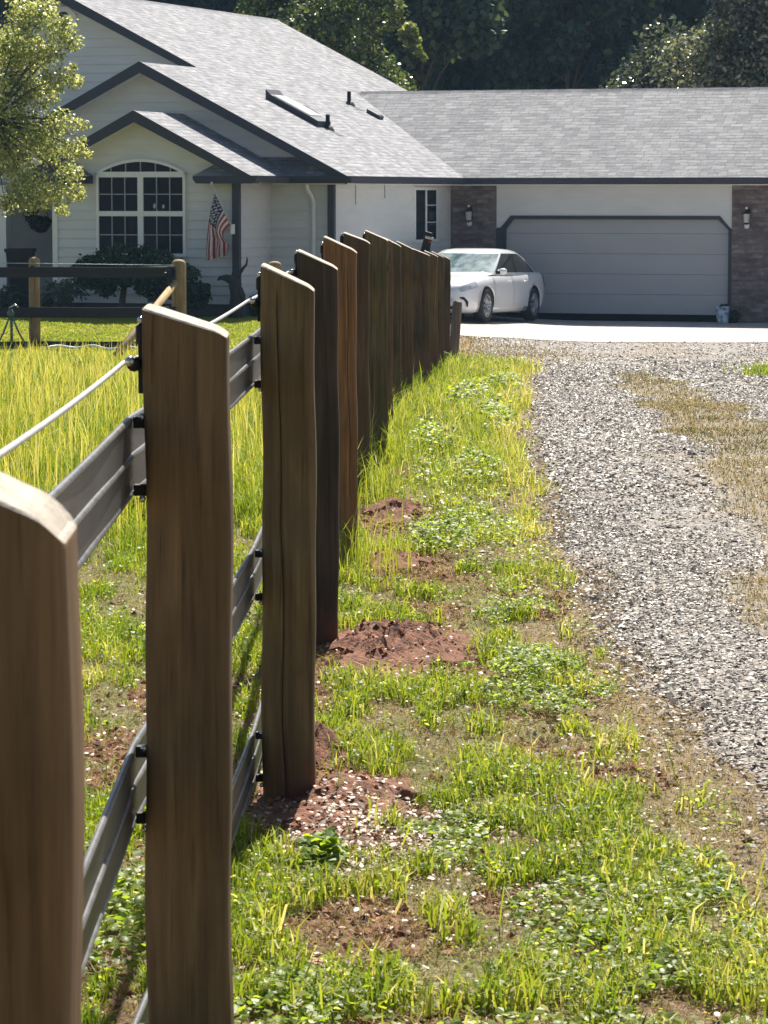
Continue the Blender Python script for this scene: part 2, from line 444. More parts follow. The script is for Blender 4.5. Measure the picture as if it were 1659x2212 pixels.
class MB:
    def __init__(self): self.v = []; self.f = []; self.mi = []; self.sm = []

    def add(self, vs, fs, mi=0, smooth=False):
        n = len(self.v)
        self.v += [tuple(q) for q in vs]
        for f in fs:
            self.f.append(tuple(i + n for i in f)); self.mi.append(mi); self.sm.append(smooth)
        return self

    def poly(self, pts, mi=0): return self.add(pts, [tuple(range(len(pts)))], mi)

    def box(self, a, b, mi=0, R3=None, c0=None):
        (x0, y0, z0), (x1, y1, z1) = a, b
        vs = [Vector(q) for q in ((x0, y0, z0), (x1, y0, z0), (x1, y1, z0), (x0, y1, z0), (x0, y0, z1), (x1, y0, z1), (x1, y1, z1), (x0, y1, z1))]
        if R3 is not None:
            c = Vector(c0) if c0 is not None else sum(vs, Vector()) / 8
            vs = [c + R3 @ (q - c) for q in vs]
        return self.add(vs, [(0, 3, 2, 1), (4, 5, 6, 7), (0, 1, 5, 4), (1, 2, 6, 5), (2, 3, 7, 6), (3, 0, 4, 7)], mi)

    def prism(self, pts, vec, mi=0, side_mi=None):
        n = len(pts); vec = Vector(vec)
        vs = [Vector(q) for q in pts] + [Vector(q) + vec for q in pts]
        sm = mi if side_mi is None else side_mi
        k = len(self.v)
        self.add(vs, [tuple(range(n)), tuple(range(2 * n - 1, n - 1, -1))], mi)
        self.v = self.v[:k + 2 * n]
        for i in range(n):
            j = (i + 1) % n
            self.f.append((k + i, k + j, k + n + j, k + n + i)); self.mi.append(sm); self.sm.append(False)
        return self

    def tube(self, path, rad, n=8, mi=0, cap=True, smooth=True):
        path = [Vector(q) for q in path]
        rads = rad if isinstance(rad, (list, tuple)) else [rad] * len(path)
        vs = []; prev = None
        for i, q in enumerate(path):
            t = (path[min(i + 1, len(path) - 1)] - path[max(i - 1, 0)]).normalized()
            if prev is None:
                a = t.orthogonal().normalized()
            else:
                a = (prev - t * prev.dot(t)).normalized()
            prev = a; c = t.cross(a)
            for k in range(n):
                w = 2 * math.pi * k / n
                vs.append(q + (a * math.cos(w) + c * math.sin(w)) * rads[i])
        fs = []
        for i in range(len(path) - 1):
            for k in range(n):
                k2 = (k + 1) % n
                fs.append((i * n + k, i * n + k2, (i + 1) * n + k2, (i + 1) * n + k))
        m0 = len(self.f)
        self.add(vs, fs, mi, smooth)
        if cap:
            b = len(self.v) - len(vs)
            self.f.append(tuple(b + k for k in range(n - 1, -1, -1))); self.mi.append(mi); self.sm.append(False)
            e = b + (len(path) - 1) * n
            self.f.append(tuple(e + k for k in range(n))); self.mi.append(mi); self.sm.append(False)
        return self

    def lathe(self, prof, c, n=20, mi=0, axis='z', smooth=True):
        vs = []; fs = []
        for (r, h) in prof:
            for k in range(n):
                w = 2 * math.pi * k / n
                d = (r * math.cos(w), r * math.sin(w), h)
                if axis == 'y': d = (d[0], d[2], d[1])
                if axis == 'x': d = (d[2], d[0], d[1])
                vs.append((c[0] + d[0], c[1] + d[1], c[2] + d[2]))
        for i in range(len(prof) - 1):
            for k in range(n):
                k2 = (k + 1) % n
                fs.append((i * n + k, i * n + k2, (i + 1) * n + k2, (i + 1) * n + k))
        return self.add(vs, fs, mi, smooth)

    def build(self, name, mats, parent=None, origin=None, bevel=0, tagged=None):
        me = bpy.data.meshes.new(name)
        o3 = Vector(origin) if origin is not None else Vector((0, 0, 0))
        me.from_pydata([tuple(Vector(q) - o3) for q in self.v], [], self.f)
        for m in (mats if isinstance(mats, (list, tuple)) else [mats]): me.materials.append(m)
        me.polygons.foreach_set('material_index', self.mi)
        me.polygons.foreach_set('use_smooth', self.sm)
        bm = bmesh.new(); bm.from_mesh(me); bmesh.ops.recalc_face_normals(bm, faces=bm.faces); bm.to_mesh(me); bm.free()
        me.update()
        o = bpy.data.objects.new(name, me)
        link(o, parent)
        if parent is None and origin is not None: o.location = o3
        if bevel:
            bv = o.modifiers.new('bevel', 'BEVEL'); bv.width = bevel; bv.segments = 2; bv.limit_method = 'ANGLE'; bv.angle_limit = R(40)
        return o


def mesh_tris(name, V, T, mat, attrs=None, parent=None, smooth=False, origin=None):
    me = bpy.data.meshes.new(name)
    V = np.asarray(V, np.float32); T = np.asarray(T, np.int32)
    if origin is not None: V = V - np.asarray(origin, np.float32)
    k = T.shape[1]
    me.vertices.add(len(V)); me.vertices.foreach_set('co', V.ravel())
    me.loops.add(T.size); me.loops.foreach_set('vertex_index', T.ravel())
    me.polygons.add(len(T))
    me.polygons.foreach_set('loop_start', np.arange(0, T.size, k, dtype=np.int32))
    me.polygons.foreach_set('loop_total', np.full(len(T), k, np.int32))
    me.polygons.foreach_set('use_smooth', np.full(len(T), smooth, bool))
    me.update(calc_edges=True)
    for an, av in (attrs or {}).items():
        a = me.attributes.new(an, 'FLOAT', 'POINT'); a.data.foreach_set('value', np.asarray(av, np.float32))
    me.materials.append(mat)
    o = bpy.data.objects.new(name, me)
    link(o, parent)
    if parent is None and origin is not None: o.location = origin
    return o


def blades_arrays(x, y, h, w, lean, tint, z=None):
    n = len(x); z = gz(x, y) - .004 if z is None else z
    az = RNG.uniform(0, 2 * np.pi, n); lb = RNG.uniform(0, 2 * np.pi, n)
    s = np.stack([np.cos(az), np.sin(az), 0 * az], 1) * (w / 2)[:, None]
    l = np.stack([np.cos(lb), np.sin(lb), 0 * lb], 1)
    p0 = np.stack([x, y, z], 1)
    up = np.array([0, 0, 1.0])
    p1 = p0 + l * (lean * h * .28)[:, None] + up * (h * .62)[:, None]
    p2 = p0 + l * (lean * h)[:, None] + up * (h * np.clip(1.02 - .38 * lean, .2, 1))[:, None]
    V = np.stack([p0 - s, p0 + s, p1 - s * .85, p1 + s * .85, p2], 1).reshape(-1, 3)
    b = np.arange(n)[:, None] * 5
    T = np.concatenate([b + np.array([[0, 1, 3]]), b + np.array([[0, 3, 2]]), b + np.array([[2, 3, 4]])], 0)
    return V, T, np.repeat(tint, 5)


def leaves_arrays(c, nrm, r, tint, asp=.62, droop=.12):
    """six-point leaves; c (n,3), nrm (n,3) unit."""
    n = len(c)
    a = RNG.normal(size=(n, 3)); a -= nrm * (a * nrm).sum(1)[:, None]; a /= np.linalg.norm(a, axis=1)[:, None] + 1e-9
    b2 = np.cross(nrm, a)
    r = np.asarray(r)[:, None]
    pts = []
    for (u, v) in ((-1, 0), (-.35, asp), (.45, asp * .8), (1, 0), (.45, -asp * .8), (-.35, -asp)):
        pts.append(c + a * r * u + b2 * r * v + nrm * r * droop * (abs(v) * 1.2 - abs(u) * .6))
    V = np.stack(pts, 1).reshape(-1, 3)
    b = np.arange(n)[:, None] * 6
    T = np.concatenate([b + np.array([[0, 1, 5]]), b + np.array([[1, 2, 4]]), b + np.array([[1, 4, 5]]), b + np.array([[2, 3, 4]])], 0)
    return V, T, np.repeat(tint, 6)


def stones_arrays(x, y, z, r, tint, flat=.6):
    n = len(x)
    base = np.array([[1, 0, 0], [-1, 0, 0], [0, 1, 0], [0, -1, 0], [0, 0, 1], [0, 0, -1]], float)
    V = base[None] * RNG.uniform(.6, 1.25, (n, 6, 1)) + RNG.normal(0, .22, (n, 6, 3))
    V[:, :, 2] *= flat
    an = RNG.uniform(0, 6.28, n); ca, sa = np.cos(an)[:, None], np.sin(an)[:, None]
    X = V[:, :, 0] * ca - V[:, :, 1] * sa; Y = V[:, :, 0] * sa + V[:, :, 1] * ca
    tl = RNG.normal(0, .35, n)[:, None]
    Z = V[:, :, 2] + Y * tl * .6
    V = np.stack([X, Y, Z], 2) * r[:, None, None] + np.stack([x, y, z], 1)[:, None, :]
    b = np.arange(n)[:, None] * 6
    T = np.concatenate([b + np.array([t]) for t in ([0, 2, 4], [2, 1, 4], [1, 3, 4], [3, 0, 4], [2, 0, 5], [1, 2, 5], [3, 1, 5], [0, 3, 5])], 0)
    return V.reshape(-1, 3), T, np.repeat(tint, 6)


def wedge(n, y0, y1, power=1.0, margin=.25, xr=None):
    """points spread over the wedge of ground in view, density falling with distance."""
    u = RNG.uniform(0, 1, n)
    if power == 0: y = y0 * (y1 / y0) ** u
    else: y = (y0 ** power + (y1 ** power - y0 ** power) * u) ** (1 / power)
    if xr is None:
        hw = .1215 * y + margin
        x = RNG.uniform(-1, 1, n) * hw
    else:
        x = RNG.uniform(xr[0], xr[1], n)
    return x, y


# ------------------------------------------------------------------ ground
def ground_sheet():
    xs = np.unique(np.concatenate([[-400, -200, -100, -60, -40, -25, -15], np.arange(-10, -1.2, .25), np.arange(-1.2, 1.4, .045), np.arange(1.4, 14, .3), [16, 22, 35, 60, 100, 200, 400]]))
    ys = np.unique(np.concatenate([[-60, -20, -8, 0, 2, 3, 4], np.arange(4.5, 18, .09), np.arange(18, 30, .25), np.arange(30, 70, .5), [72, 76, 82, 90, 100, 120, 160, 250, 400, 800]]))
    X, Yg = np.meshgrid(xs, ys)
    x, y = X.ravel(), Yg.ravel()
    z = gz(x, y)
    s, rd = soil_mask(x, y)
    wide = fbm(x * 1.8, y * .8, 31)
    s = np.maximum(s, sstep(.49, .66, wide) * sstep(17, 12, y) * .9); rd = np.where(rd == 0, .35, rd)
    dl = np.interp(y, DLY, DLX)
    dry = sstep(dl - .40, dl - .04, x + (vnoise(x * 6, y * 3, 2) - .5) * .25) * sstep(-1, 2, y)
    dry = np.maximum(dry, sstep(43, 45, y) * sstep(.7, 1.0, x))
    hv = (x + .671) * math.sin(R(18.9)) + (y - 59.4) * math.cos(R(18.9))
    bed = sstep(-2.9, -2.6, hv) * sstep(2.0, 1.2, x)
    nx, ny = len(xs), len(ys)
    i = np.arange((nx - 1) * (ny - 1)); r_, c_ = i // (nx - 1), i % (nx - 1)
    a = r_ * nx + c_
    T = np.stack([a, a + 1, a + nx + 1, a + nx], 1)
    o = mesh_tris('ground', np.stack([x, y, z], 1), T, M['ground'], {'soil': s, 'red': rd, 'dry': dry, 'bed': bed}, smooth=True)
    tag(o, kind='structure')


ground_sheet()


def drive_attr(x, y):
    e =   .85 * sstep(.27, .04, x - np.interp(y, DLY, DLX) + .5 * (fbm(x * 4, y * 2, 19) - .5))
    p = .6 * sstep(.52, .66, fbm(x * 1.6, y * .5, 29))
    q_ = .8 * sstep(40, 44, y) * sstep(.42, .6, fbm(x * .9, y * .35, 15))
    w_ = .85 * sstep(44, 46, y) * sstep(2.2, 1.6, x + (vnoise(x * 3, y * 1.5, 6) - .5))
    return {'dry': np.maximum.reduce([e, p, q_, w_, strip_mask(x, y)])}


def sheet(name, ys, xl, xr, nx, dz, mat, attrs_fn=None, edge=0.0):
    V = []
    t = np.linspace(0, 1, nx)
    for yy, a, b in zip(ys, xl, xr):
        xx = a + (b - a) * t ** 2.2
        zz = gz(xx, yy) + dz
        if edge: zz = zz - (edge + dz) * (1 - sstep(0, .24, xx - a + (vnoise(xx * 22, yy * 9 + 0 * xx, 7) - .5) * .2))
        V.append(np.stack([xx, np.full(nx, yy), zz], 1))
    V = np.concatenate(V); ny = len(ys)
    i = np.arange((nx - 1) * (ny - 1)); r_, c_ = i // (nx - 1), i % (nx - 1)
    a = r_ * nx + c_
    T = np.stack([a, a + 1, a + nx + 1, a + nx], 1)
    at = attrs_fn(V[:, 0], V[:, 1]) if attrs_fn else None
    o = mesh_tris(name, V, T, mat, at, smooth=True)
    return tag(o, kind='structure')


ys = np.concatenate([np.arange(2, 24, .12), np.arange(24, 55.3, .3), [55.4]])
sheet('driveway', ys, drive_l(ys), np.full(len(ys), 15.0), 150, .012, M['gravel'],
drive_attr, edge=.02)
ys = np.arange(55.4, 72.1, .3)
jl = 1.28 + (vnoise(ys * 2, ys * 0, 12) - .5) * .1
sheet('driveway_apron', ys, jl, np.full(len(ys), 15.0), 60, .020, M['apron'])


# ------------------------------------------------------------------ loose gravel, soil, litter
def gravel():
    Vs, Ts, As = [], [], []; off = 0
    for (n, y0, y1, pw, r0, r1) in ((150000, 6.5, 17, 1.6, .004, .0115), (120000, 17, 34, 1.0, .007, .0145), (80000, 34, 56, .6, .011, .021)):
        x, y = wedge(n, y0, y1, pw, .2)
        dl = np.interp(y, DLY, DLX)
        k = np.clip((x - dl + .12) / (.14 + .26 * fbm(x * 0 + 3, y * .6, 51)), 0, 1) ** 1.6
        k = k * (1 - .93 * strip_mask(x, y)) * np.where(y > 45, .35, 1)
        k = np.where((x > dl - .4) & (x < dl + .05), np.maximum(k, .04), k)
        k = k * np.clip(-.1 + 1.9 * fbm(x * 2.2, y * .7, 44), .12, 1)
        keep = RNG.uniform(0, 1, n) < k
        x, y = x[keep], y[keep]
        r = RNG.uniform(r0, r1, len(x)) * np.where(RNG.uniform(0, 1, len(x)) < .05, 1.7, 1)
        t = np.clip(RNG.normal(.5, .27, len(x)) + .35 * (fbm(x * 1.2, y * .5, 47) - .5), 0, 1)
        V, T, A = stones_arrays(x, y, gz(x, y) + .012 + r * .15, r, t, .55)
        Vs.append(V); Ts.append(T + off); As.append(A); off += len(V)
    o = mesh_tris('gravel', np.concatenate(Vs), np.concatenate(Ts), M['stone'], {'tint': np.concatenate(As)})
    tag(o, 'loose grey crushed stone covering the driveway', 'gravel', kind='stuff')


gravel()


def clods():
    x, y = wedge(130000, 5.3, 23, 1.2, .1)
    s, rd = soil_mask(x, y)
    k = s * 1.0 + .10
    keep = (RNG.uniform(0, 1, len(x)) < k) & (x < np.interp(y, DLY, DLX))
    x, y = x[keep], y[keep]
    r = .003 + .016 * RNG.uniform(0, 1, len(x)) ** 4
    V, T, A = stones_arrays(x, y, gz(x, y) + r * .2 + mound_h(x, y), r, RNG.uniform(0, 1, len(x)), .7)
    o = mesh_tris('soil_crumbs', V, T, M['clod'], {'tint': A})
    tag(o, 'crumbled reddish brown soil strewn between the grass', 'soil', kind='stuff')


MOUNDS = [(-.12, 8.5, .22, .55, .05, 'low heap of reddish soil and pale chips at the foot of the split post', 1),
          (.04, 11.45, .29, .72, .085, 'largest heap of turned reddish brown soil, right of the fence, beside the darkest post', 1),
          (.04, 14.3, .19, .34, .06, 'small soil heap at the foot of the orange brown fence post', 1),
          (.06, 16.5, .18, .45, .06, 'small soil heap next beyond the heap by the orange brown post', 1),
          (1.05, 42.6, .38, .9, .10, 'reddish bark heap at the foot of the short leaning post', 1),
          (-.20, 9.3, .10, .22, .10, 'dark soil lump on the far side of the split post', 1)]


def mound_h(x, y):
    h = np.zeros_like(x)
    for (a, b, rx, ry, hh, _, _) in MOUNDS:
        d = np.sqrt(((x - a) / rx) ** 2 + ((y - b) / ry) ** 2)
        h = np.maximum(h, hh * sstep(1.0, .2, d + .5 * (fbm(x * 8, y * 4, 5) - .5)) * (.25 + 1.2 * fbm(x * 22, y * 12, 3)))
    return h


for (a, b, rx, ry, hh, lab, _) in MOUNDS:
    n1, n2 = 34, 72
    V = [(a, b, gzf(a, b) + float(mound_h(np.array([a]), np.array([b]))[0]))]
    for i in range(1, n1 + 1):
        for k in range(n2):
            t = i / n1; w = 2 * math.pi * k / n2
            rr = 1 + .18 * math.sin(3 * w + a * 9) + .12 * math.sin(7 * w + b)
            x = a + rx * t * rr * math.cos(w); y = b + ry * t * rr * math.sin(w)
            h = float(mound_h(np.array([x]), np.array([y]))[0])
            V.append((x, y, gzf(x, y) + h + (.006 if t < .97 else -.02)))
    Tq = [(0, 1 + k, 1 + (k + 1) % n2) for k in range(n2)]
    for i in range(n1 - 1):
        for k in range(n2):
            k2 = (k + 1) % n2; p = 1 + i * n2
            Tq += [(p + k, p + n2 + k, p + n2 + k2), (p + k, p + n2 + k2, p + k2)]
    o = mesh_tris('soil_mound', V, Tq, M['soil'], smooth=False, origin=(a, b, gzf(a, b)))
    tag(o, lab, 'soil mound', 'soil heaps along the fence')
clods()


def litter():
    Vs, Ts, As = [], [], []; off = 0
    for (n, a, b, rx, ry) in ((1500, -.02, 8.05, .24, .5), (260, .3, 7.4, .5, .9), (350, -.62, 9.2, .3, 1.2), (300, .6, 8.8, .3, 1.6), (50, .05, 11.3, .3, .7), (250, .1, 6.3, .5, .5), (900, .15, 9.5, .8, 5.5), (700, -.62, 9.5, .4, 5)):  # last two wide scatters are pale flakes imitating glints
        x = RNG.normal(a, rx * .55, n); y = RNG.normal(b, ry * .55, n)
        c = np.stack([x, y, gz(x, y) + .008 + mound_h(x, y) + RNG.uniform(0, .012, n)], 1)
        nr = np.stack([RNG.normal(0, .35, n), RNG.normal(-.15, .4, n), np.ones(n)], 1); nr /= np.linalg.norm(nr, axis=1)[:, None]
        V, T, A = leaves_arrays(c, nr, RNG.uniform(.004, .011, n), RNG.uniform(0, 1, n), .55)
        Vs.append(V); Ts.append(T + off); As.append(A); off += len(V)
    o = mesh_tris('litter_and_glints', np.concatenate(Vs), np.concatenate(Ts), M['litter'], {'tint': np.concatenate(As)})
    tag(o, 'pale dry leaf and bark chips on the soil, wider flakes standing for glints', 'leaf litter', kind='stuff')


litter()


def rock(name, px, py, w, h, mat, label, cat, seed, yaw=0):
    a, b_ = ray(px, py); Y = EYE / -b_
    x = a * Y
    bm = bmesh.new(); bmesh.ops.create_icosphere(bm, subdivisions=3, radius=1)
    rr = random.Random(seed)
    ph = [rr.uniform(0, 6) for _ in range(6)]
    for v in bm.verts:
        c = v.co.copy()
        d = 1 + .22 * math.sin(3 * c.x + ph[0]) * math.cos(2.5 * c.y + ph[1]) + .12 * math.sin(7 * c.z + ph[2]) + rr.uniform(-.06, .06)
        v.co = Vector((c.x * w / 2 * d, c.y * w * .4 * d, c.z * h / 2 * d))
    me = bpy.data.meshes.new(name); bm.to_mesh(me); bm.free(); me.materials.append(mat)
    me.polygons.foreach_set('use_smooth', [False] * len(me.polygons))
    o = bpy.data.objects.new(name, me); link(o); o.location = (x, Y, gzf(x, Y) + h * .3); o.rotation_euler = (0, R(12), yaw)
    tag(o, label, cat)


M['rockbrown'] = pmat('brown_stone', (.24, .16, .10), (.1, .065, .04), 30, .8, .6)
M['rockred'] = pmat('terracotta_stone', (.55, .27, .17), (.38, .17, .1), 40, .7, .4)
rock('soil_clod', 885, 1728, .062, .05, M['soil'], 'dark red clod of earth in the grass right of the split post', 'clod', 3)
rock('stone', 1240, 1792, .078, .04, M['rockbrown'], 'flat brown stone lying in the grass near the driveway edge', 'stone', 5, .4)
rock('stone', 798, 2106, .05, .016, M['rockred'], 'thin terracotta coloured stone chip on bare soil, low in view', 'stone', 6, .2)
rock('stone', 690, 2085, .05, .014, M['rockred'], 'small orange brown chip on bare soil beside the tall near post', 'stone', 9, -.4)


# ------------------------------------------------------------------ grass
def grass():
    parts = {'verge_grass': ([], [], []), 'field_grass': ([], [], []), 'dry_grass': ([], [], [])}
    offs = dict.fromkeys(parts, 0)

    def put(name, arr):
        V, T, A = arr
        parts[name][0].append(V); parts[name][1].append(T + offs[name]); parts[name][2].append(A); offs[name] += len(V)

    for (n, y0, y1, pw) in ((230000, 4.6, 16, 1.1), (220000, 16, 30, 1.2), (190000, 30, 49, 1.3)):
        x, y = wedge(n, y0, y1, pw, .25)
        fx = fence_x(y); dl = drive_l(y)
        s, _ = soil_mask(x, y)
        st = strip_mask(x, y)
        cl = fbm(x * 5, y * 2.2, 21); big = fbm(x * 1.4, y * .6, 22)
        side = x < fx
        near = sstep(20, 15, y)
        cn = fbm(x * 7, y * 3.4, 25); cp = sstep(.45, .60, cn); mid = fbm(x * 3, y * 1.3, 27)
        wmin = .95 / 3240 * y
        u = RNG.uniform(0, 1, len(x))
        # --- verge, right of the fence
        ve = (~side) & (x < dl - .02 + (cl - .5) * .3) & (y < 44.5)
        dens = np.clip(.25 + 1.3 * (cl - .3), .08, 1) * (1 - .96 * s)
        dens = dens * (1 - near) + near * (.10 + .85 * cp) * (1 - .96 * s)
        dens = dens * (1 - .55 * (1 - near) * sstep(.46, .58, mid))
        edge = sstep(.30, .05, dl - x)
        dens = dens * (1 - .55 * edge)
        k = ve & (u < dens)
        xx, yy = x[k], y[k]; c2 = cl[k]
        nr_ = near[k]; cpk = cp[k]
        h = (nr_ * (.016 + .062 * cpk) + (1 - nr_) * (.045 + .13 * c2 ** 1.5 + .08 * cpk)) * RNG.uniform(.5, 1.35, len(xx))
        h *= np.where(RNG.uniform(0, 1, len(xx)) < .02, 1.7, 1)
        tint = np.clip(RNG.normal(.44, .24, len(xx)) + .55 * (mid[k] - .5) + .12 * (cpk - .5) + .25 * edge[k] + .08 * sstep(14, 24, yy), 0, 1)
        wd = np.maximum(RNG.uniform(.0022, .0050, len(xx)) + nr_ * cpk * RNG.uniform(0, .0035, len(xx)), wmin[k])
        put('verge_grass', blades_arrays(xx, yy, h, wd, RNG.uniform(.1, 1.1, len(xx)), tint))
        # --- field, left of the fence
        fe = side & (y < 46)
        tall = sstep(13, 19, y + (big - .5) * 5)
        dens = np.clip(.35 + 1.1 * (cl - .25), .1, 1) * (1 - .95 * s)
        dens = dens * (1 - near) + near * (.14 + .8 * cp) * (1 - .95 * s)
        dens = dens * (1 - .35 * (1 - near) * sstep(.5, .62, mid))
        k = fe & (u < dens)
        xx, yy = x[k], y[k]
        h = (.018 + .06 * cp[k] + tall[k] * (.07 + .15 * big[k] + .08 * cp[k])) * RNG.uniform(.55, 1.3, len(xx))
        h *= 1 - .72 * sstep(36, 45, yy)
        tint = np.clip(RNG.normal(.36, .25, len(xx)) + .9 * (mid[k] - .5) + .4 * (big[k] - .5) + .10 * (1 - tall[k]), 0, 1)
        put('field_grass', blades_arrays(xx, yy, h, np.maximum(RNG.uniform(.0025, .0055, len(xx)), wmin[k]), RNG.uniform(.05, .75, len(xx)), tint))
        # seed stalks
        k = fe & (tall > .5) & (y < 40) & (RNG.uniform(0, 1, len(x)) < .035)
        xx, yy = x[k], y[k]
        put('field_grass', blades_arrays(xx, yy, RNG.uniform(.32, .52, len(xx)), wmin[k] * .9, RNG.uniform(0, .3, len(xx)), RNG.uniform(.8, 1, len(xx))))
        # --- dry grass on the middle strip, along the gravel edge
        k = (x > dl) & (u < st * .7 * np.clip(.3 + 1.2 * (cl - .2), 0, 1))
        xx, yy = x[k], y[k]
        put('dry_grass', blades_arrays(xx, yy, RNG.uniform(.015, .07, len(xx)), np.maximum(.003, wmin[k]), RNG.uniform(.5, 1.8, len(xx)), np.clip(RNG.normal(.5 - .32 * (mid[k] > .52), .26, len(xx)), 0, 1)))
        k = (u < .12 + .36 * near) & (x < dl + .12) & (y < np.where(side, 15, 46))
        xx, yy = x[k], y[k]
        put('dry_grass', blades_arrays(xx, yy, RNG.uniform(.01, .035, len(xx)), np.maximum(.0022, wmin[k] * .7), RNG.uniform(.8, 2.4, len(xx)), RNG.uniform(.2, 1, len(xx))))
    xx = RNG.uniform(1.0, 3.2, 5200); yy = RNG.uniform(43, 55, 5200); k = RNG.uniform(0, 1, 5200) < np.clip(1.4 - (xx - .9) * .62, 0, 1) * np.clip(.2 + 1.5 * (fbm(xx * 2, yy, 7) - .3), 0, 1); xx, yy = xx[k], yy[k]
    put('dry_grass', blades_arrays(xx, yy, RNG.uniform(.02, .10, len(xx)), np.full(len(xx), .015), RNG.uniform(.3, 1.2, len(xx)), RNG.uniform(.1, 1, len(xx))))
    n = 500; xx = RNG.normal(4.62, .16, n); yy = RNG.normal(38.6, .5, n)
    put('verge_grass', blades_arrays(xx, yy, RNG.uniform(.06, .22, n), np.full(n, .012), RNG.uniform(.2, .9, n), RNG.uniform(.1, .7, n)))
    # tufts crowding the post feet
    for (Y, *_r) in POSTS[4:]:
        n = 260
        xx = fence_x(Y) + RNG.normal(.05, .12, n); yy = Y + RNG.normal(-.15, .3, n)
        put('verge_grass', blades_arrays(xx, yy, RNG.uniform(.12, .34, n), np.full(n, max(.004, .9 / 3240 * Y)), RNG.uniform(.1, .6, n), np.clip(RNG.normal(.5, .2, n), 0, 1)))
    # flattened straw and bits between the clumps
    x, y = wedge(110000, 5, 20, 1.0, .1)
    k = (x < drive_l(y) + .15) & (RNG.uniform(0, 1, len(x)) < .35 + .9 * (fbm(x * 5, y * 2.5, 33) - .3)); x, y = x[k], y[k]
    put('dry_grass', blades_arrays(x, y, RNG.uniform(.010, .030, len(x)), RNG.uniform(.0015, .0035, len(x)), RNG.uniform(1.4, 2.6, len(x)), np.clip(RNG.normal(.5, .4, len(x)), 0, 1), gz(x, y) + RNG.uniform(.001, .008, len(x))))
    # a few long arching weeds in the near verge
    n = 70
    x, y = wedge(n, 6, 13, 1, 0); k = (x > fence_x(y) + .12) & (x < drive_l(y) - .05); x, y = x[k], y[k]
    put('verge_grass', blades_arrays(x, y, RNG.uniform(.12, .24, len(x)), RNG.uniform(.003, .006, len(x)), RNG.uniform(.6, 1.5, len(x)), RNG.uniform(.3, .75, len(x))))
    lab = {'verge_grass': ('ragged yellow green grass between the fence and the gravel drive', M['grass']),
           'field_grass': ('tall sunlit field grass left of the long fence', M['field']),
           'dry_grass': ('short straw coloured grass on the strip between the wheel tracks', M['dry'])}
    for nme, (V, T, A) in parts.items():
        o = mesh_tris(nme, np.concatenate(V), np.concatenate(T), lab[nme][1], {'tint': np.concatenate(A)})
        tag(o, lab[nme][0], 'grass', kind='stuff')
    # mown lawn before the house
    x = RNG.uniform(-8.5, 1.2, 90000); y = RNG.uniform(46.5, 58.5, 90000)
    k = (np.abs(x) < .125 * y + .3) & (x < .9 - .02 * y)
    x, y = x[k], y[k]
    V, T, A = blades_arrays(x, y, RNG.uniform(.03, .06, len(x)), np.full(len(x), .017), RNG.uniform(.3, 1.2, len(x)), np.clip(RNG.normal(.6, .15, len(x)) + .4 * (fbm(x, y, 2) - .5), 0, 1))
    tag(mesh_tris('lawn_grass', V, T, M['field'], {'tint': A}), 'short bright mown lawn in front of the house', 'lawn', kind='stuff')


grass()


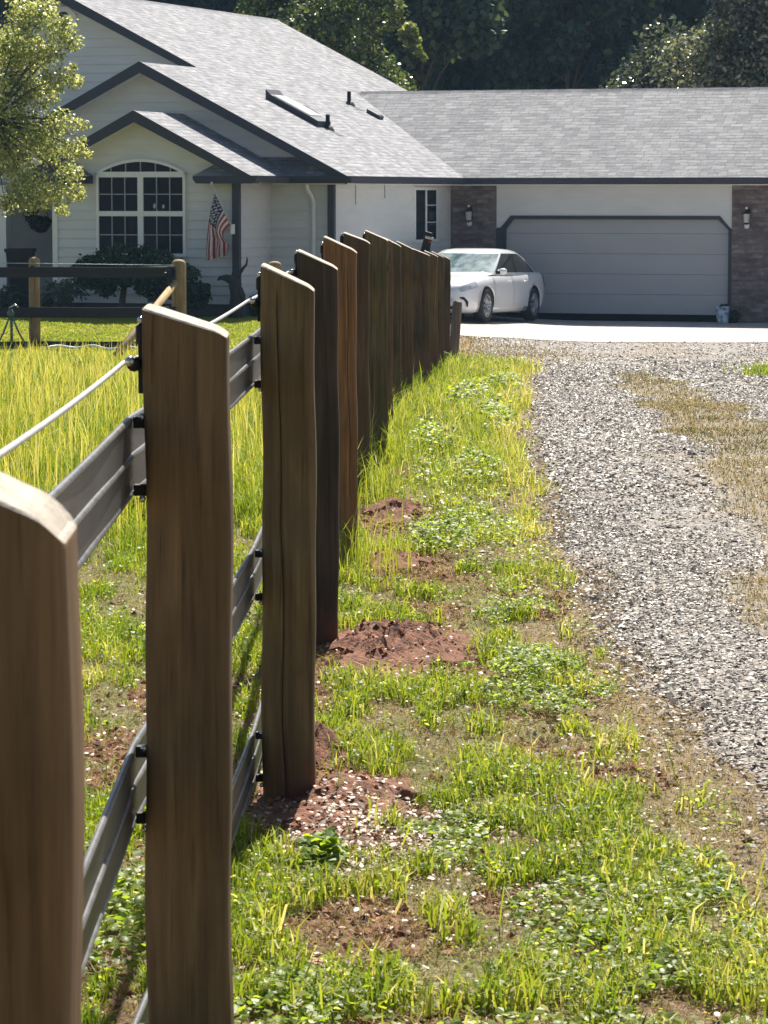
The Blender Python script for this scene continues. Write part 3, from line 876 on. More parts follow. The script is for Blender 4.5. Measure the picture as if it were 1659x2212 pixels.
def clover():
    Vs, Ts, As = [], [], []; off = 0
    spec = [(5200, .46, 10.55, .24, .75, .02, .095, 1.0), (6500, .62, 7.0, .34, .95, .006, .05, 1.1), (2200, .2, 8.0, .22, .45, .004, .04, 1.1),
            (1500, -.16, 6.2, .16, .5, .006, .06, 1.2), (1500, .35, 5.9, .5, .35, .005, .06, 1.2), (1500, .5, 12.4, .2, .8, .01, .07, 1.0),
            (1500, -.56, 7.1, .13, .7, .01, .09, 1.3), (1400, .45, 15.2, .25, 1.6, .02, .1, 1.2), (1200, -.72, 11.8, .3, 1.2, .005, .05, 1.2),
            (500, -.16, 7.75, .07, .14, .01, .07, 1.9), (900, .35, 17.5, .3, 2.0, .03, .12, 1.4), (800, .52, 18.5, .2, .8, .05, .17, 1.6), (800, .3, 21, .2, .9, .05, .2, 1.8), (700, .8, 24, .22, 1.2, .05, .22, 2.0), (700, .25, 14.9, .16, .6, .03, .13, 1.4), (700, .75, 28.5, .25, 1.4, .05, .22, 2.3), (500, 1.2, 33, .25, 1.5, .05, .2, 2.6)]
    for (n, a, b, rx, ry, z0, z1, sc) in spec:
        t = np.sqrt(RNG.uniform(0, 1, n)); w = RNG.uniform(0, 6.283, n)
        rag = .55 + .95 * fbm(np.cos(w) * 2 + a * 7, np.sin(w) * 2 + b, 61)
        x = a + rx * t * rag * np.cos(w); y = b + ry * t * rag * np.sin(w)
        keep = (x < np.interp(y, DLY, DLX) - .02) & (fbm(x * 6 + a, y * 3, 66) > .30 + .28 * t ** 2) & (RNG.uniform(0, 1, n) < .35 + 1.3 * fbm(x * 18, y * 9, 67)); x, y, t = x[keep], y[keep], t[keep]
        dome = np.clip(1.15 - t ** 2, .25, 1)
        lump = .5 + fbm(x * 16, y * 9, 63)
        z = gz(x, y) + (z0 + (z1 - z0) * RNG.uniform(.25, 1, len(x)) ** .6 * dome) * lump
        c = np.stack([x, y, z], 1)
        nr = np.stack([RNG.normal(0, .42, len(x)), RNG.normal(-.10, .42, len(x)), np.ones(len(x))], 1); nr /= np.linalg.norm(nr, axis=1)[:, None]
        V, T, A = leaves_arrays(c, nr, RNG.uniform(.0045, .0105, len(x)) * sc, np.clip(RNG.normal(.5, .25, len(x)), 0, 1), .8)
        Vs.append(V); Ts.append(T + off); As.append(A); off += len(V)
    # scattered small leaves everywhere near
    x, y = wedge(150000, 5, 21, 1.0, .1)
    s, _ = soil_mask(x, y)
    keep = (RNG.uniform(0, 1, len(x)) < .9 * np.clip(.06 + sstep(.43, .58, fbm(x * 7, y * 3.4, 25)), 0, 1) * (1 - .9 * s)) & (x < np.interp(y, DLY, DLX))
    x, y = x[keep], y[keep]
    c = np.stack([x, y, gz(x, y) + .003 + RNG.uniform(0, 1, len(x)) * (.008 + .055 * sstep(.45, .62, fbm(x * 7, y * 3.4, 25)))], 1)
    nr = np.stack([RNG.normal(0, .45, len(x)), RNG.normal(-.1, .45, len(x)), np.ones(len(x))], 1); nr /= np.linalg.norm(nr, axis=1)[:, None]
    V, T, A = leaves_arrays(c, nr, RNG.uniform(.003, .0105, len(x)), np.clip(RNG.normal(.6, .33, len(x)), 0, 1), .6)
    Vs.append(V); Ts.append(T + off); As.append(A); off += len(V)
    o = mesh_tris('clover', np.concatenate(Vs), np.concatenate(Ts), M['clover'], {'tint': np.concatenate(As)})
    tag(o, 'patches of glossy clover and small weeds in the near verge', 'clover', kind='stuff')


clover()


# ------------------------------------------------------------------ the long fence
FENCE = empty('paddock_fence', (float(fence_x(2.45)), 2.45, 0), 'long fence of slant topped wooden posts with black rails beside the drive', 'fence')
FO = FENCE.location.copy()


def post_mesh(Y, pl, pr, ytl, ytr, tint, idx):
    tl, tr = P(pl, ytl, Y), P(pr, ytr, Y)
    xl, xr = tl.x, tr.x
    w = xr - xl; cxm = (xl + xr) / 2; D = .125; rc = .017
    base = gzf(cxm, Y) - .25
    rr = random.Random(idx * 13 + 5)
    crack = {1: (.40, .45, 0.0, .34), 2: (.30, .47, -.02, 1.36), 4: (.72, .80, .5, 1.33), 5: (.35, .4, .8, 1.3), 0: (.6, .63, .1, .9)}.get(idx)
    nb = 46
    vs = []; cols = None

    def ring(f):
        """perimeter, counter clockwise from the left front; f 0..1 height fraction"""
        zz = f
        wob = .0025 * math.sin(zz * 9 + idx) + .0016 * math.sin(zz * 23 + idx * 2)
        pts = []
        hw, hd = w / 2, D / 2
        cxk = None
        if crack:
            t = min(max(zz, 0), 1)
            cxk = (-.5 + crack[0] + (crack[1] - crack[0]) * (1 - t) + .012 * math.sin(zz * 17)) * w
        else: cxk = 0
        depth = 0
        if crack:
            hz = zz * 1.4
            if crack[2] <= hz <= crack[3]: depth = .022 * min(1, 12 * min(hz - crack[2] + .01, crack[3] - hz + .01))
        x0, x1 = -hw + rc, hw - rc
        fr = []
        for k in range(6):
            w_ = R(18 * k); fr.append((-hw + rc - rc * math.cos(w_), -(hd - rc) - rc * math.sin(w_), 0))
        bul = lambda x: -hd - .004 * (1 - (x / hw) ** 2)
        for k in range(1, 5): x = x0 + (cxk - .0016 - x0) * k / 5; fr.append((x, bul(x), 0))
        fr += [(cxk - .0016, bul(cxk), 0), (cxk, bul(cxk), depth), (cxk + .0016, bul(cxk), 0)]
        for k in range(1, 5): x = cxk + .0016 + (x1 - cxk - .0016) * k / 5; fr.append((x, bul(x), 0))
        for k in range(6):
            w_ = R(90 - 18 * k); fr.append((hw - rc + rc * math.cos(w_), -(hd - rc) - rc * math.sin(w_), 0))
        pts = [(x, y + d) for x, y, d in fr] + [(x, -y) for x, y, d in fr[::-1]]
        return [(x + wob, y + wob * .5) for x, y in pts]

    def ztop(x, y):
        t = (x - (-w / 2)) / w
        z = tl.z + (tr.z - tl.z) * t
        e = max(0, (t - .82) / .18)
        z -= (.012 if idx == 0 else .006) * e * e
        return z + y * .03
    n = None
    fr_ = [i / (nb - 3) for i in range(nb - 2)]
    fr_ = fr_[:-1] + [.991, .997, 1.0]
    for f in fr_:
        pts = ring(f); n = len(pts)
        for (x, y) in pts:
            zt = ztop(x, y) - .004
            vs.append((cxm + x, Y + y, base + (zt - base) * f))
    pts = ring(1.0)
    sc = 1 - .010 / w * 1.0
    for (x, y) in pts: vs.append((cxm + x * (1 - .005 / w), Y + y * (1 - .005 / D), ztop(x, y) - .001))
    for (x, y) in pts: vs.append((cxm + x * (1 - .012 / w), Y + y * (1 - .012 / D), ztop(x, y)))
    fs = []
    for i in range(nb + 1):
        for k in range(n):
            k2 = (k + 1) % n
            fs.append((i * n + k, i * n + k2, (i + 1) * n + k2, (i + 1) * n + k))
    mb = MB(); mb.add(vs, fs, 0, True)
    for j in range((nb - 1) * n, len(mb.mi)): mb.mi[j] = 1; mb.sm[j] = False
    for k in range(n // 2 - 1):
        q0 = (nb + 1) * n
        mb.f.append((q0 + k, q0 + k + 1, q0 + n - 2 - k, q0 + n - 1 - k)); mb.mi.append(1); mb.sm.append(False)
    o = mb.build('fence_post', [M['post'], M['cut']], FENCE, FO)
    o.color = (*tint, 1)
    return o, xl, xr, cxm


RAILZ = (1.18, .612, .122)
WIREZ = 1.338
post_l = []
plabels = {2: 'fence post split by a long dark crack', 3: 'darkest, almost black fence post', 4: 'orange brown fence post',
           0: 'nearest fence post, cut by the edge of view', 1: 'tall near fence post with a knot'}
for i, (Y, pl, pr, a, b_, tint) in enumerate(POSTS):
    o, xl, xr, cxm = post_mesh(Y, pl, pr, a, b_, tint, i)
    if i in plabels: o['label'] = plabels[i]
    post_l.append((xl, Y, cxm, o))
    g = gzf(cxm, Y)
    # rail brackets, standing off the left face
    for rz in RAILZ:
        for dz in (-.058, .058):
            mb = MB(); mb.box((xl - .020, Y - .022, g + rz + dz - .010), (xl + .004, Y - .004, g + rz + dz + .010))
            mb.build('bracket', M['black'], o, FO, bevel=.002)
        if i < 6:
            for dz in (-.07, .07):
                bo = MB(); bo.lathe([(0, -.008), (.006, -.006), (.006, .004), (0, .006)], (xl - .003, Y - .05, g + rz + dz), 8, axis='y'); bo.build('bolt', M['steel'], o, FO)
    # wire insulator
    mb = MB()
    mb.box((xl - .010, Y - .03, g + WIREZ - .05), (xl + .006, Y + .02, g + WIREZ + .05))
    mb.lathe([(.0, -.026), (.011, -.024), (.013, -.010), (.008, 0), (.013, .010), (.011, .024), (0, .026)], (xl - .017, Y - .022, g + WIREZ), 12, axis='y')
    mb.lathe([(.0, -.02), (.010, -.018), (.010, .012), (0, .02)], (xl - .004, Y - .03, g + WIREZ + .052), 10, axis='z')
    ins = mb.build('insulator', M['black'], o, FO)
    if i < 9:
        kb = MB(); kb.lathe([(0, -.009), (.008, -.006), (.009, .0), (.006, .007), (0, .009)], (xl - .022, Y - .052, g + WIREZ + .006), 10, axis='y'); kb.build('bolt', M['steel'], o, FO)
        kb = MB(); kb.lathe([(0, -.007), (.007, -.004), (.006, .004), (0, .006)], (xl - .004, Y - .033, g + WIREZ + .075), 8, axis='z'); kb.build('bolt', M['steel'], o, FO)

RAIL_X = [(-.37, -1.2)] + [(xl - .026, Y) for (xl, Y, _, _) in post_l]


def rail_path(zoff, sag=0.0, dx=0.0):
    pts = []
    for i in range(len(RAIL_X) - 1):
        (xa, ya), (xb, yb) = RAIL_X[i], RAIL_X[i + 1]
        m = 14 if yb < 20 else 6
        for k in range(m):
            t = k / m
            x, y = xa + (xb - xa) * t, ya + (yb - ya) * t
            za = gzf(xa, ya) * (1 - t) + gzf(xb, yb) * t
            pts.append(Vector((x + dx, y, za + zoff - sag * 4 * t * (1 - t))))
    x, y = RAIL_X[-1]; pts.append(Vector((x + dx, y, gzf(x, y) + zoff)))
    return pts


for rz in RAILZ:
    path = rail_path(rz, .006)
    hh = .064
    mb = MB(); vs = []; fs = []
    prof = [(-.003, -hh), (.003, -hh), (.003, hh), (-.003, hh)]
    for q in path:
        wv = .0015 * math.sin(q.y * 5.1)
        for (dx, dz) in prof: vs.append((q.x + dx + wv, q.y, q.z + dz))
    for i in range(len(path) - 1):
        for k in range(4):
            k2 = (k + 1) % 4
            fs.append((i * 4 + k, i * 4 + k2, (i + 1) * 4 + k2, (i + 1) * 4 + k))
    mb.add(vs, fs, 0)
    for dz in (-hh, 0, hh): mb.tube([q + Vector((.002 if dz == 0 else 0, 0, dz)) for q in path], .0062, 8, 1)
    r_ = mb.build('rail', [M['rail'], M['railrib']], FENCE, FO)
mb = MB(); mb.tube(rail_path(WIREZ, .010, -.012), .0042, 8); mb.build('top_wire', M['wire'], FENCE, FO)

# ------------------------------------------------------------------ short leaning post at the end
q = P(977, 780, 44.0)
SP = empty('short_post', (q.x, 44.0, gzf(q.x, 44)), 'short brown wooden post leaning right past the end of the long fence', 'post')
mb = MB(); vs = []; n = 14
for i, t in enumerate((0, .2, .45, .7, .93, .985, 1.0)):
    for k in range(n):
        w = 2 * math.pi * k / n; r_ = .068 * (1 - .04 * t) * (1 if t < .95 else (.93 if t < .99 else .7))
        vs.append((math.cos(w) * r_ + .07 * t, math.sin(w) * r_, -.15 + t * 1.0 + .01 * math.sin(w * 2) * (t > .9)))
mb.add(vs, [(i * n + k, i * n + (k + 1) % n, (i + 1) * n + (k + 1) % n, (i + 1) * n + k) for i in range(6) for k in range(n)], 0, True)
mb.f.append(tuple(6 * n + k for k in range(n))); mb.mi.append(0); mb.sm.append(False)
mb.build('timber', M['shortpost'], SP)
mb = MB(); mb.lathe([(0, -.02), (.018, -.016), (.02, .01), (0, .02)], (-.06, -.03, .5), 8, axis='y'); mb.build('insulator', M['lampglass'], SP)

# solar charger with a black tilted head behind the fence
q = P(918, 548, 43.0)
SO = empty('fence_charger', (q.x, 43.0, gzf(q.x, 43)), 'black tilted box with pale and red face poking up behind the fence tops', 'fence charger')
zt = q.z - gzf(q.x, 43)
mb = MB(); mb.tube([(0, 0, 0), (0, 0, zt + .06)], .018, 8); mb.build('stake', M['black'], SO)
mb = MB(); Rm = Matrix.Rotation(R(24), 3, 'Y')
mb.prism([(-.085, -.04, zt - .06), (.055, -.04, zt - .06), (.075, -.04, zt + .1), (.1, -.04, zt + .27), (.0, -.04, zt + .3), (-.03, -.04, zt + .15)], (0, .09, 0))
mb.build('housing', M['black'], SO, bevel=.008)
mb = MB(); mb.box((.0, -.06, zt + .19), (.11, .05, zt + .225), 0, Matrix.Rotation(R(14), 3, 'Y')); mb.build('panel', M['lampglass'], SO, bevel=.004)
mb = MB(); mb.box((.045, -.065, zt + .15), (.1, -.042, zt + .175), 0, Matrix.Rotation(R(-20), 3, 'Y')); mb.build('switch', M['tail'], SO, bevel=.004)


# ------------------------------------------------------------------ yard fence before the house
ab = [P(75, 700, 50.0), P(387, 700, 48.0), P(594, 700, 44.5)]
YF = empty('yard_fence', (ab[1].x, ab[1].y, gzf(ab[1].x, ab[1].y)), 'yard fence of round tan posts with black rails before the house', 'fence')
YO = YF.location.copy()


def round_post(x, y, r_, ztop, name='fence_post', label=None):
    mb = MB(); g = gzf(x, y) - .1; H = ztop - g
    prof = [(r_ * 1.03, 0), (r_, H * .3), (r_ * .98, H * .6), (r_ * .97, H - r_ * .75), (r_ * .9, H - r_ * .4), (r_ * .7, H - r_ * .16), (r_ * .4, H - r_ * .04), (0.001, H)]
    mb.lathe(prof, (x, y, g), 18)
    o = mb.build(name, M['tanpost'], YF, YO)
    if label: o['label'] = label
    return o


tops = (.62 + .02, .67, .70)
pa = round_post(ab[0].x, ab[0].y, .088, P(75, 555, 50.0).z)
pb = round_post(ab[1].x, ab[1].y, .11, P(387, 560, 48.0).z, label='thicker tan post with a diagonal brace')
pc = round_post(ab[2].x, ab[2].y, .098, P(594, 564, 44.5).z)
px_ = round_post(P(-190, 700, 51.5).x, 51.5, .09, P(75, 555, 51.5).z)
bt, bb = P(378, 612, 47.85), P(238, 785, 44.6)
bb.z = gzf(bb.x, bb.y) - .03
mb = MB(); mb.tube([bb, bb.lerp(bt, .5), bt], [.06, .057, .054], 12); mb.build('brace', M['tanpost'], YF, YO)
for (yy, nm) in ((587, 'rail'), (674, 'rail'), (747, 'rail')):
    p0, p1 = P(-190, yy, 51.3), P(380, yy, 47.85)
    p0.y -= .1; mb = MB(); d = Vector((0, -.012, 0)); h2 = Vector((0, 0, .072))
    pts = [p0.lerp(p1, t / 8) + Vector((0, 0, -.01 * math.sin(t * math.pi / 4) ** 2)) for t in range(9)]
    vs = []; fs = []
    for s in pts:
        for (dy, dz) in ((-.10, -.072), (-.094, -.072), (-.094, .072), (-.10, .072)): vs.append((s.x, s.y + dy, s.z + dz))
    for i in range(8):
        for k in range(4): fs.append((i * 4 + k, i * 4 + (k + 1) % 4, (i + 1) * 4 + (k + 1) % 4, (i + 1) * 4 + k))
    mb.add(vs, fs)
    for dz in (-.072, 0, .072): mb.tube([s + Vector((0, -.097, dz)) for s in pts], .007, 6)
    mb.build('rail', M['black'], YF, YO)
mb = MB(); mb.tube([P(-190, 566, 51.4) + Vector((0, -.1, 0)), P(75, 569, 49.88), P(375, 573, 47.86)], .005, 6); mb.build('top_wire', M['hose'], YF, YO)
mb = MB(); q = P(368, 600, 47.8)
mb.box((q.x - .05, q.y - .05, q.z - .1), (q.x + .03, q.y + .02, q.z + .12)); mb.lathe([(0, -.04), (.03, -.03), (.035, .02), (0, .04)], (q.x - .07, q.y - .04, q.z + .05), 10, axis='x')
mb.lathe([(0, -.04), (.03, -.03), (.035, .02), (0, .04)], (q.x + .05, q.y - .06, q.z + .0), 10, axis='x'); mb.build('insulator', M['black'], pb, YO)
mb = MB(); q = P(72, 578, 49.86); mb.lathe([(0, -.05), (.04, -.04), (.045, .02), (0, .04)], (q.x, q.y - .08, q.z), 12, axis='y'); mb.build('insulator', M['black'], pa, YO)

# tripod sprinkler
q = P(24, 742, 48.6); q.z = gzf(q.x, q.y)
TS = empty('tripod_sprinkler', q, 'green metal tripod sprinkler on the lawn behind the yard fence', 'sprinkler')
for (dx, dy) in ((-.24, -.1), (.27, -.05), (.0, .25)):
    mb = MB(); mb.tube([(dx, dy, 0), (dx * .45, dy * .45, .26), (dx * .2, dy * .2, .42), (0, 0, .52)], .014, 8); mb.build('leg', M['green_metal'], TS)
mb = MB(); mb.tube([(0, 0, .02), (.01, 0, .3), (0, 0, .62)], [.016, .02, .024], 10); mb.lathe([(0, 0), (.05, .01), (.055, .06), (.03, .1), (0, .11)], (0, 0, .5), 12); mb.build('riser', M['green_metal'], TS)
mb = MB(); mb.tube([(-.02, 0, .62), (.07, -.03, .68), (.12, -.05, .64)], [.02, .018, .012], 8); mb.build('nozzle', M['steel'], TS)
# hose
mb = MB(); pts = []
for i in range(26):
    t = i / 25; a, b_ = ray(100 + 215 * t, 759 + 3 * math.sin(t * 5)); Y = 46.4
    x = a * Y; pts.append((x, Y + .35 * math.sin(t * 6), gzf(x, Y) + .12 + .02 * math.sin(t * 17)))
mb.tube(pts, .018, 8); o = mb.build('garden_hose', M['hose'], None, Vector(pts[0])); tag(o, 'pale green hose lying on the grass below the yard fence', 'hose')


# ------------------------------------------------------------------ house
TH = R(18.9); XA, YA = -.671, 59.4
ct, st_ = math.cos(TH), math.sin(TH)
HOUSE = empty('house', (XA, YA, 0), 'white sided house with grey shingle gables and an attached brick fronted garage', 'house', rz=-TH)


def front(px, py, v):
    a, b_ = ray(px, py)
    u = (a * (YA + v * ct) - XA - v * st_) / (ct + a * st_)
    return u, EYE + b_ * (YA - u * st_ + v * ct)


def side(px, py, u):
    a, b_ = ray(px, py)
    v = (a * (YA - u * st_) - XA - u * ct) / (st_ - a * ct)
    return v, EYE + b_ * (YA - u * st_ + v * ct)


def hloc(u, v, z): return Vector((XA + u * ct + v * st_, YA - u * st_ + v * ct, z))


ZE, SL = 1.95, .52
D1, D2 = 7.1, 4.08
VG = 7.1; RG = 3.58; OV = .45; VWALL = 7.62
VG1, VBK = 2.78, 15.2
V2 = .45                                   # wall plane of the middle gable
u3R = front(542, 378, -1.87)[0]; u3A = front(290, 238, -1.87)[0]
D3 = u3R - u3A; u3L = u3A - D3
Z3A = ZE + SL * D3


def slope(u, u0=0.0): return ZE + SL * (u0 - u)


# roof slabs
def slab(name, pts, mat, th=.09):
    mb = MB(); mb.prism(pts, (0, 0, -th)); return mb.build(name, mat, HOUSE)


zs = lambda d: ZE + SL * d
main = [(0, 0), (0, VG), (-RG, VG + RG), (0, VG + 2 * RG), (0, VBK), (-D1, VBK), (-D1, VG1), (-D2, VG1), (-D2, 0)]
ROOF = slab('roof', [(u, v, zs(-u)) for u, v in main], M['roof_side'])
slab('roof', [(-D1, VG1, zs(D1)), (-2 * D1, VG1, ZE), (-2 * D1, VBK, ZE), (-D1, VBK, zs(D1))], M['roof_side'])
slab('roof', [(-D2, 0, zs(D2)), (-2 * D2, 0, ZE), (-2 * D2, VG1 + .5, ZE), (-D2, VG1 + .5, zs(D2))], M['roof_side'])
GR = slab('roof', [(0, VG, ZE), (14, VG, ZE), (14, VG + RG, zs(RG)), (-RG, VG + RG, zs(RG))], M['roof_front'])
slab('roof', [(-RG, VG + RG, zs(RG)), (14, VG + RG, zs(RG)), (14, VG + 2 * RG, ZE), (0, VG + 2 * RG, ZE)], M['roof_front'])
slab('roof', [(u3A, -1.87, Z3A), (u3R, -1.87, ZE), (u3R, V2, ZE), (u3A, V2, Z3A)], M['roof_side'])
slab('roof', [(u3A, -1.87, Z3A), (u3L, -1.87, ZE), (u3L, V2, ZE), (u3A, V2, Z3A)], M['roof_side'])
# low pent roof between entry gable and the corner
slab('roof', [(u3R - .005, -.03, ZE + .002), (-.02, -.03, ZE + .002), (-.74, V2, ZE + .36), (u3R - .694, V2, ZE + .36)], M['roof_front'], .06)
# ridge caps
mb = MB()
mb.prism([(-RG + .1, VG + RG - .14, zs(RG) - .085), (-RG + .1, VG + RG, zs(RG) + .025), (-RG + .1, VG + RG + .14, zs(RG) - .085)], (17, 0, 0)); mb.build('ridge_cap', M['roof_front'], HOUSE)
mb = MB(); mb.prism([(-D1 - .14, VG1, zs(D1) - .085), (-D1, VG1, zs(D1) + .025), (-D1 + .14, VG1, zs(D1) - .085)], (0, VBK - VG1, 0)); mb.build('ridge_cap', M['roof_side'], HOUSE)


def rake(v, ua, za, ue, ze, th=.2, cut=None):
    """fascia board down one gable slope"""
    mb = MB()
    mb.prism([(ua, v - .038, za + .012), (ue, v - .038, ze + .012), (ue, v - .038, ze - th * .72), (ua, v - .038, za - th)], (0, .034, 0))
    mb.build('fascia', M['trim'], HOUSE)
    mb = MB()       # sloped soffit behind it
    mb.prism([(ua, v, za - .125), (ue, v, ze - .125), (ue, v, ze - .14), (ua, v, za - .14)], (0, .44, 0)); mb.build('soffit', M['whitetrim'], HOUSE)


rake(VG1, -D1, zs(D1), -D2 - .02, zs(D2 + .02)); rake(VG1, -D1, zs(D1), -2 * D1, ZE)
rake(0, -D2, zs(D2), -.0, ZE); rake(0, -D2, zs(D2), -2 * D2, ZE)
rake(-1.87, u3A, Z3A, u3R, ZE); rake(-1.87, u3A, Z3A, u3L, ZE)
# back rake and right garage end boards
mb = MB(); mb.prism([(-D1, VBK + .003, zs(D1)), (0, VBK + .003, ZE), (0, VBK + .003, ZE - .18), (-D1, VBK + .003, zs(D1) - .18)], (0, .034, 0)); mb.build('fascia', M['trim'], HOUSE)


# gutters
def gutter(a, b, name='gutter'):
    """a, b: (u, v) of the roof edge; profile pushed outward"""
    mb = MB(); a, b = Vector((*a, 0)), Vector((*b, 0))
    t = (b - a).normalized(); n = Vector((t.y, -t.x, 0))
    prof = [(.0, ZE + .005), (.115, ZE + .005), (.115, ZE - .03), (.085, ZE - .118), (.0, ZE - .118)]
    k = len(prof)
    vs = [a + n * d + Vector((0, 0, z)) for d, z in prof] + [b + n * d + Vector((0, 0, z)) for d, z in prof]
    mb.add(vs, [tuple(range(k)), tuple(range(2 * k - 1, k - 1, -1))] + [(i, (i + 1) % k, k + (i + 1) % k, k + i) for i in range(k)])
    return mb.build(name, M['trim'], HOUSE)


gutter((.003, -.15), (.003, VG - .12))
gutter((.12, VG - .003), (14, VG - .003))
gutter((u3R + .10, -.04), (.12, -.04))
gutter((u3R + .003, -1.9), (u3R + .003, -.05))
# soffits under the level eaves
mb = MB(); mb.box((-OV - .02, .01, ZE - .15), (-.01, VG - .02, ZE - .128)); mb.build('soffit', M['whitetrim'], HOUSE)
mb = MB(); mb.box((-.4, VG + .01, ZE - .15), (14, VWALL - .03, ZE - .128)); mb.build('soffit', M['whitetrim'], HOUSE)
mb = MB(); mb.box((u3R - .3, .0, ZE - .15), (-.02, V2 - .03, ZE - .128)); mb.build('soffit', M['whitetrim'], HOUSE)


def cornice(px0, px1, flip):
    ua, ub = front(px0, 385, -1.9)[0], front(px1, 385, -1.9)[0]
    mb = MB()
    mb.prism([(ua, -1.9, ZE + .0), (ub, -1.9, ZE + .0), (ub, -1.9, ZE - .135), (ua + (.06 if not flip else 0), -1.9, ZE - .135), (ua, -1.9, ZE - .06)], (0, .42, 0))
    mb.build('cornice_return', M['trim'], HOUSE)
    mb = MB()
    if not flip: pts = [(ua, -1.9, ZE + .004), (ub, -1.9, ZE + .004), (ub - .66, -1.46, ZE + .26), (ua + .36, -1.46, ZE + .26)]
    else: pts = [(ua, -1.9, ZE + .004), (ub, -1.9, ZE + .004), (ub - .36, -1.46, ZE + .26), (ua + .66, -1.46, ZE + .26)]
    tri_side = (pts[0], pts[3], (ua, -1.46, ZE + .004)) if not flip else (pts[1], pts[2], (ub, -1.46, ZE + .004))
    mb.poly(pts); mb.poly(tri_side); mb.build('return_roof', M['roof_front'], HOUSE)


cornice(416, 541, False); cornice(60, 181, True)


# siding walls: courses of lapped boards
def siding(name, pos, lim, z0, z1, mat, course=.168, mi=0):
    """pos(a, z, out) -> local point; lim(z) -> (a0, a1)"""
    mb = MB(); z = z0
    while z < z1 - .004:
        zt = min(z + course, z1)
        a0, a1 = lim(z); b0, b1 = lim(zt)
        if a1 - a0 > .02:
            o0, o1 = .028, .0
            mb.poly([pos(a0, z, o0), pos(a1, z, o0), pos(b1, zt, o1), pos(b0, zt, o1)])
            mb.poly([pos(a0, z, .0), pos(a1, z, .0), pos(a1, z, o0), pos(a0, z, o0)])
        z = zt
    o = mb.build(name, mat, HOUSE)
    bm = bmesh.new(); bm.from_mesh(o.data); bmesh.ops.remove_doubles(bm, verts=bm.verts, dist=.0005); bm.to_mesh(o.data); bm.free()
    return o


def gable_lim(uA, zA, uL, uR, off=.16):
    def f(z):
        k = max(0.0, (zA - off - z) / SL)
        return max(uL, uA - k), min(uR, uA + k)
    return f


zb = front(300, 655, -1.47)[1]
W3L, W3R = front(117, 560, -1.47)[0], front(503, 560, -1.47)[0]
WALL3 = siding('wall', lambda a, z, o: (a, -1.47 - o, z), gable_lim(u3A, Z3A, W3L, W3R, .13), zb, Z3A - .1, M['siding'])
siding('wall', lambda a, z, o: (W3R + o, a, z), lambda z: (-1.47, V2), zb, ZE - .13, M['siding'])
siding('wall', lambda a, z, o: (a, V2 - o, z), lambda z: (W3R, -OV), zb, ZE - .13, M['siding'])
siding('wall', lambda a, z, o: (a, V2 - o, z), gable_lim(-D2, zs(D2), -2 * D2 + .4, -OV, .13), ZE - .128, zs(D2) - .1, M['siding'])
siding('wall', lambda a, z, o: (a, VG1 + .42 - o, z), gable_lim(-D1, zs(D1), -2 * D1 + .4, -OV, .13), ZE - .128, zs(D1) - .1, M['siding'])
siding('wall', lambda a, z, o: (-OV + o, a, z), lambda z: (V2, VWALL), zb - .1, ZE - .13, M['siding'])
# solid cores behind the boards, foundation
mb = MB(); mb.prism([(-OV - .02, V2 + .02, -1.3), (-OV - .02, V2 + .02, ZE - .1), (-D2, V2 + .02, zs(D2) - .12), (-2 * D2 + .5, V2 + .02, ZE - .1), (-2 * D2 + .5, V2 + .02, ZE - .14), (W3R - .02, V2 + .02, ZE - .14), (W3R - .02, V2 + .02, -1.3)], (0, 3.0, 0)); mb.build('wall', M['siding'], HOUSE)
mb = MB(); mb.prism([(-OV - .02, VG1 + .44, -1.3), (-OV - .02, VG1 + .44, ZE - .1), (-D1, VG1 + .44, zs(D1) - .12), (-2 * D1 + .5, VG1 + .44, ZE - .1), (-2 * D1 + .5, VG1 + .44, -1.3)], (0, VBK - VG1 - .8, 0)); mb.build('wall', M['siding'], HOUSE)
mb = MB(); mb.prism([(W3R - .02, -1.45, -1.3), (W3R - .02, -1.45, ZE - .1), (u3A, -1.45, Z3A - .12), (W3L + .02, -1.45, ZE - .1), (W3L + .02, -1.45, -1.3)], (0, V2 + 1.43, 0)); mb.build('wall', M['siding'], HOUSE)
mb = MB(); mb.prism([(-.6, VWALL + .32, -1.3), (-.6, VWALL + .32, ZE - .1), (-.6, VG + RG, zs(RG) - .12), (-.6, VG + 2 * RG - .5, ZE - .1), (-.6, VG + 2 * RG - .5, -1.3)], (14.4, 0, 0)); mb.build('wall', M['siding'], HOUSE)
mb = MB()
mb.box((W3L + .01, -1.462, -1.2), (W3R - .01, -1.40, zb - .003)); mb.box((W3R - .05, -1.40, -1.2), (W3R - .006, V2 + .02, zb - .003))
mb.box((W3R, V2 - .006, -1.2), (-OV - .005, V2 + .05, zb - .003)); mb.box((-OV - .05, V2 + .05, -1.2), (-OV + .004, VWALL, zb - .105))
mb.build('foundation', M['found'], HOUSE)
# corner boards
mb = MB(); mb.box((W3L - .012, -1.51, zb), (W3L + .09, -1.465, ZE - .2)); mb.build('corner_board', M['whitetrim'], HOUSE)
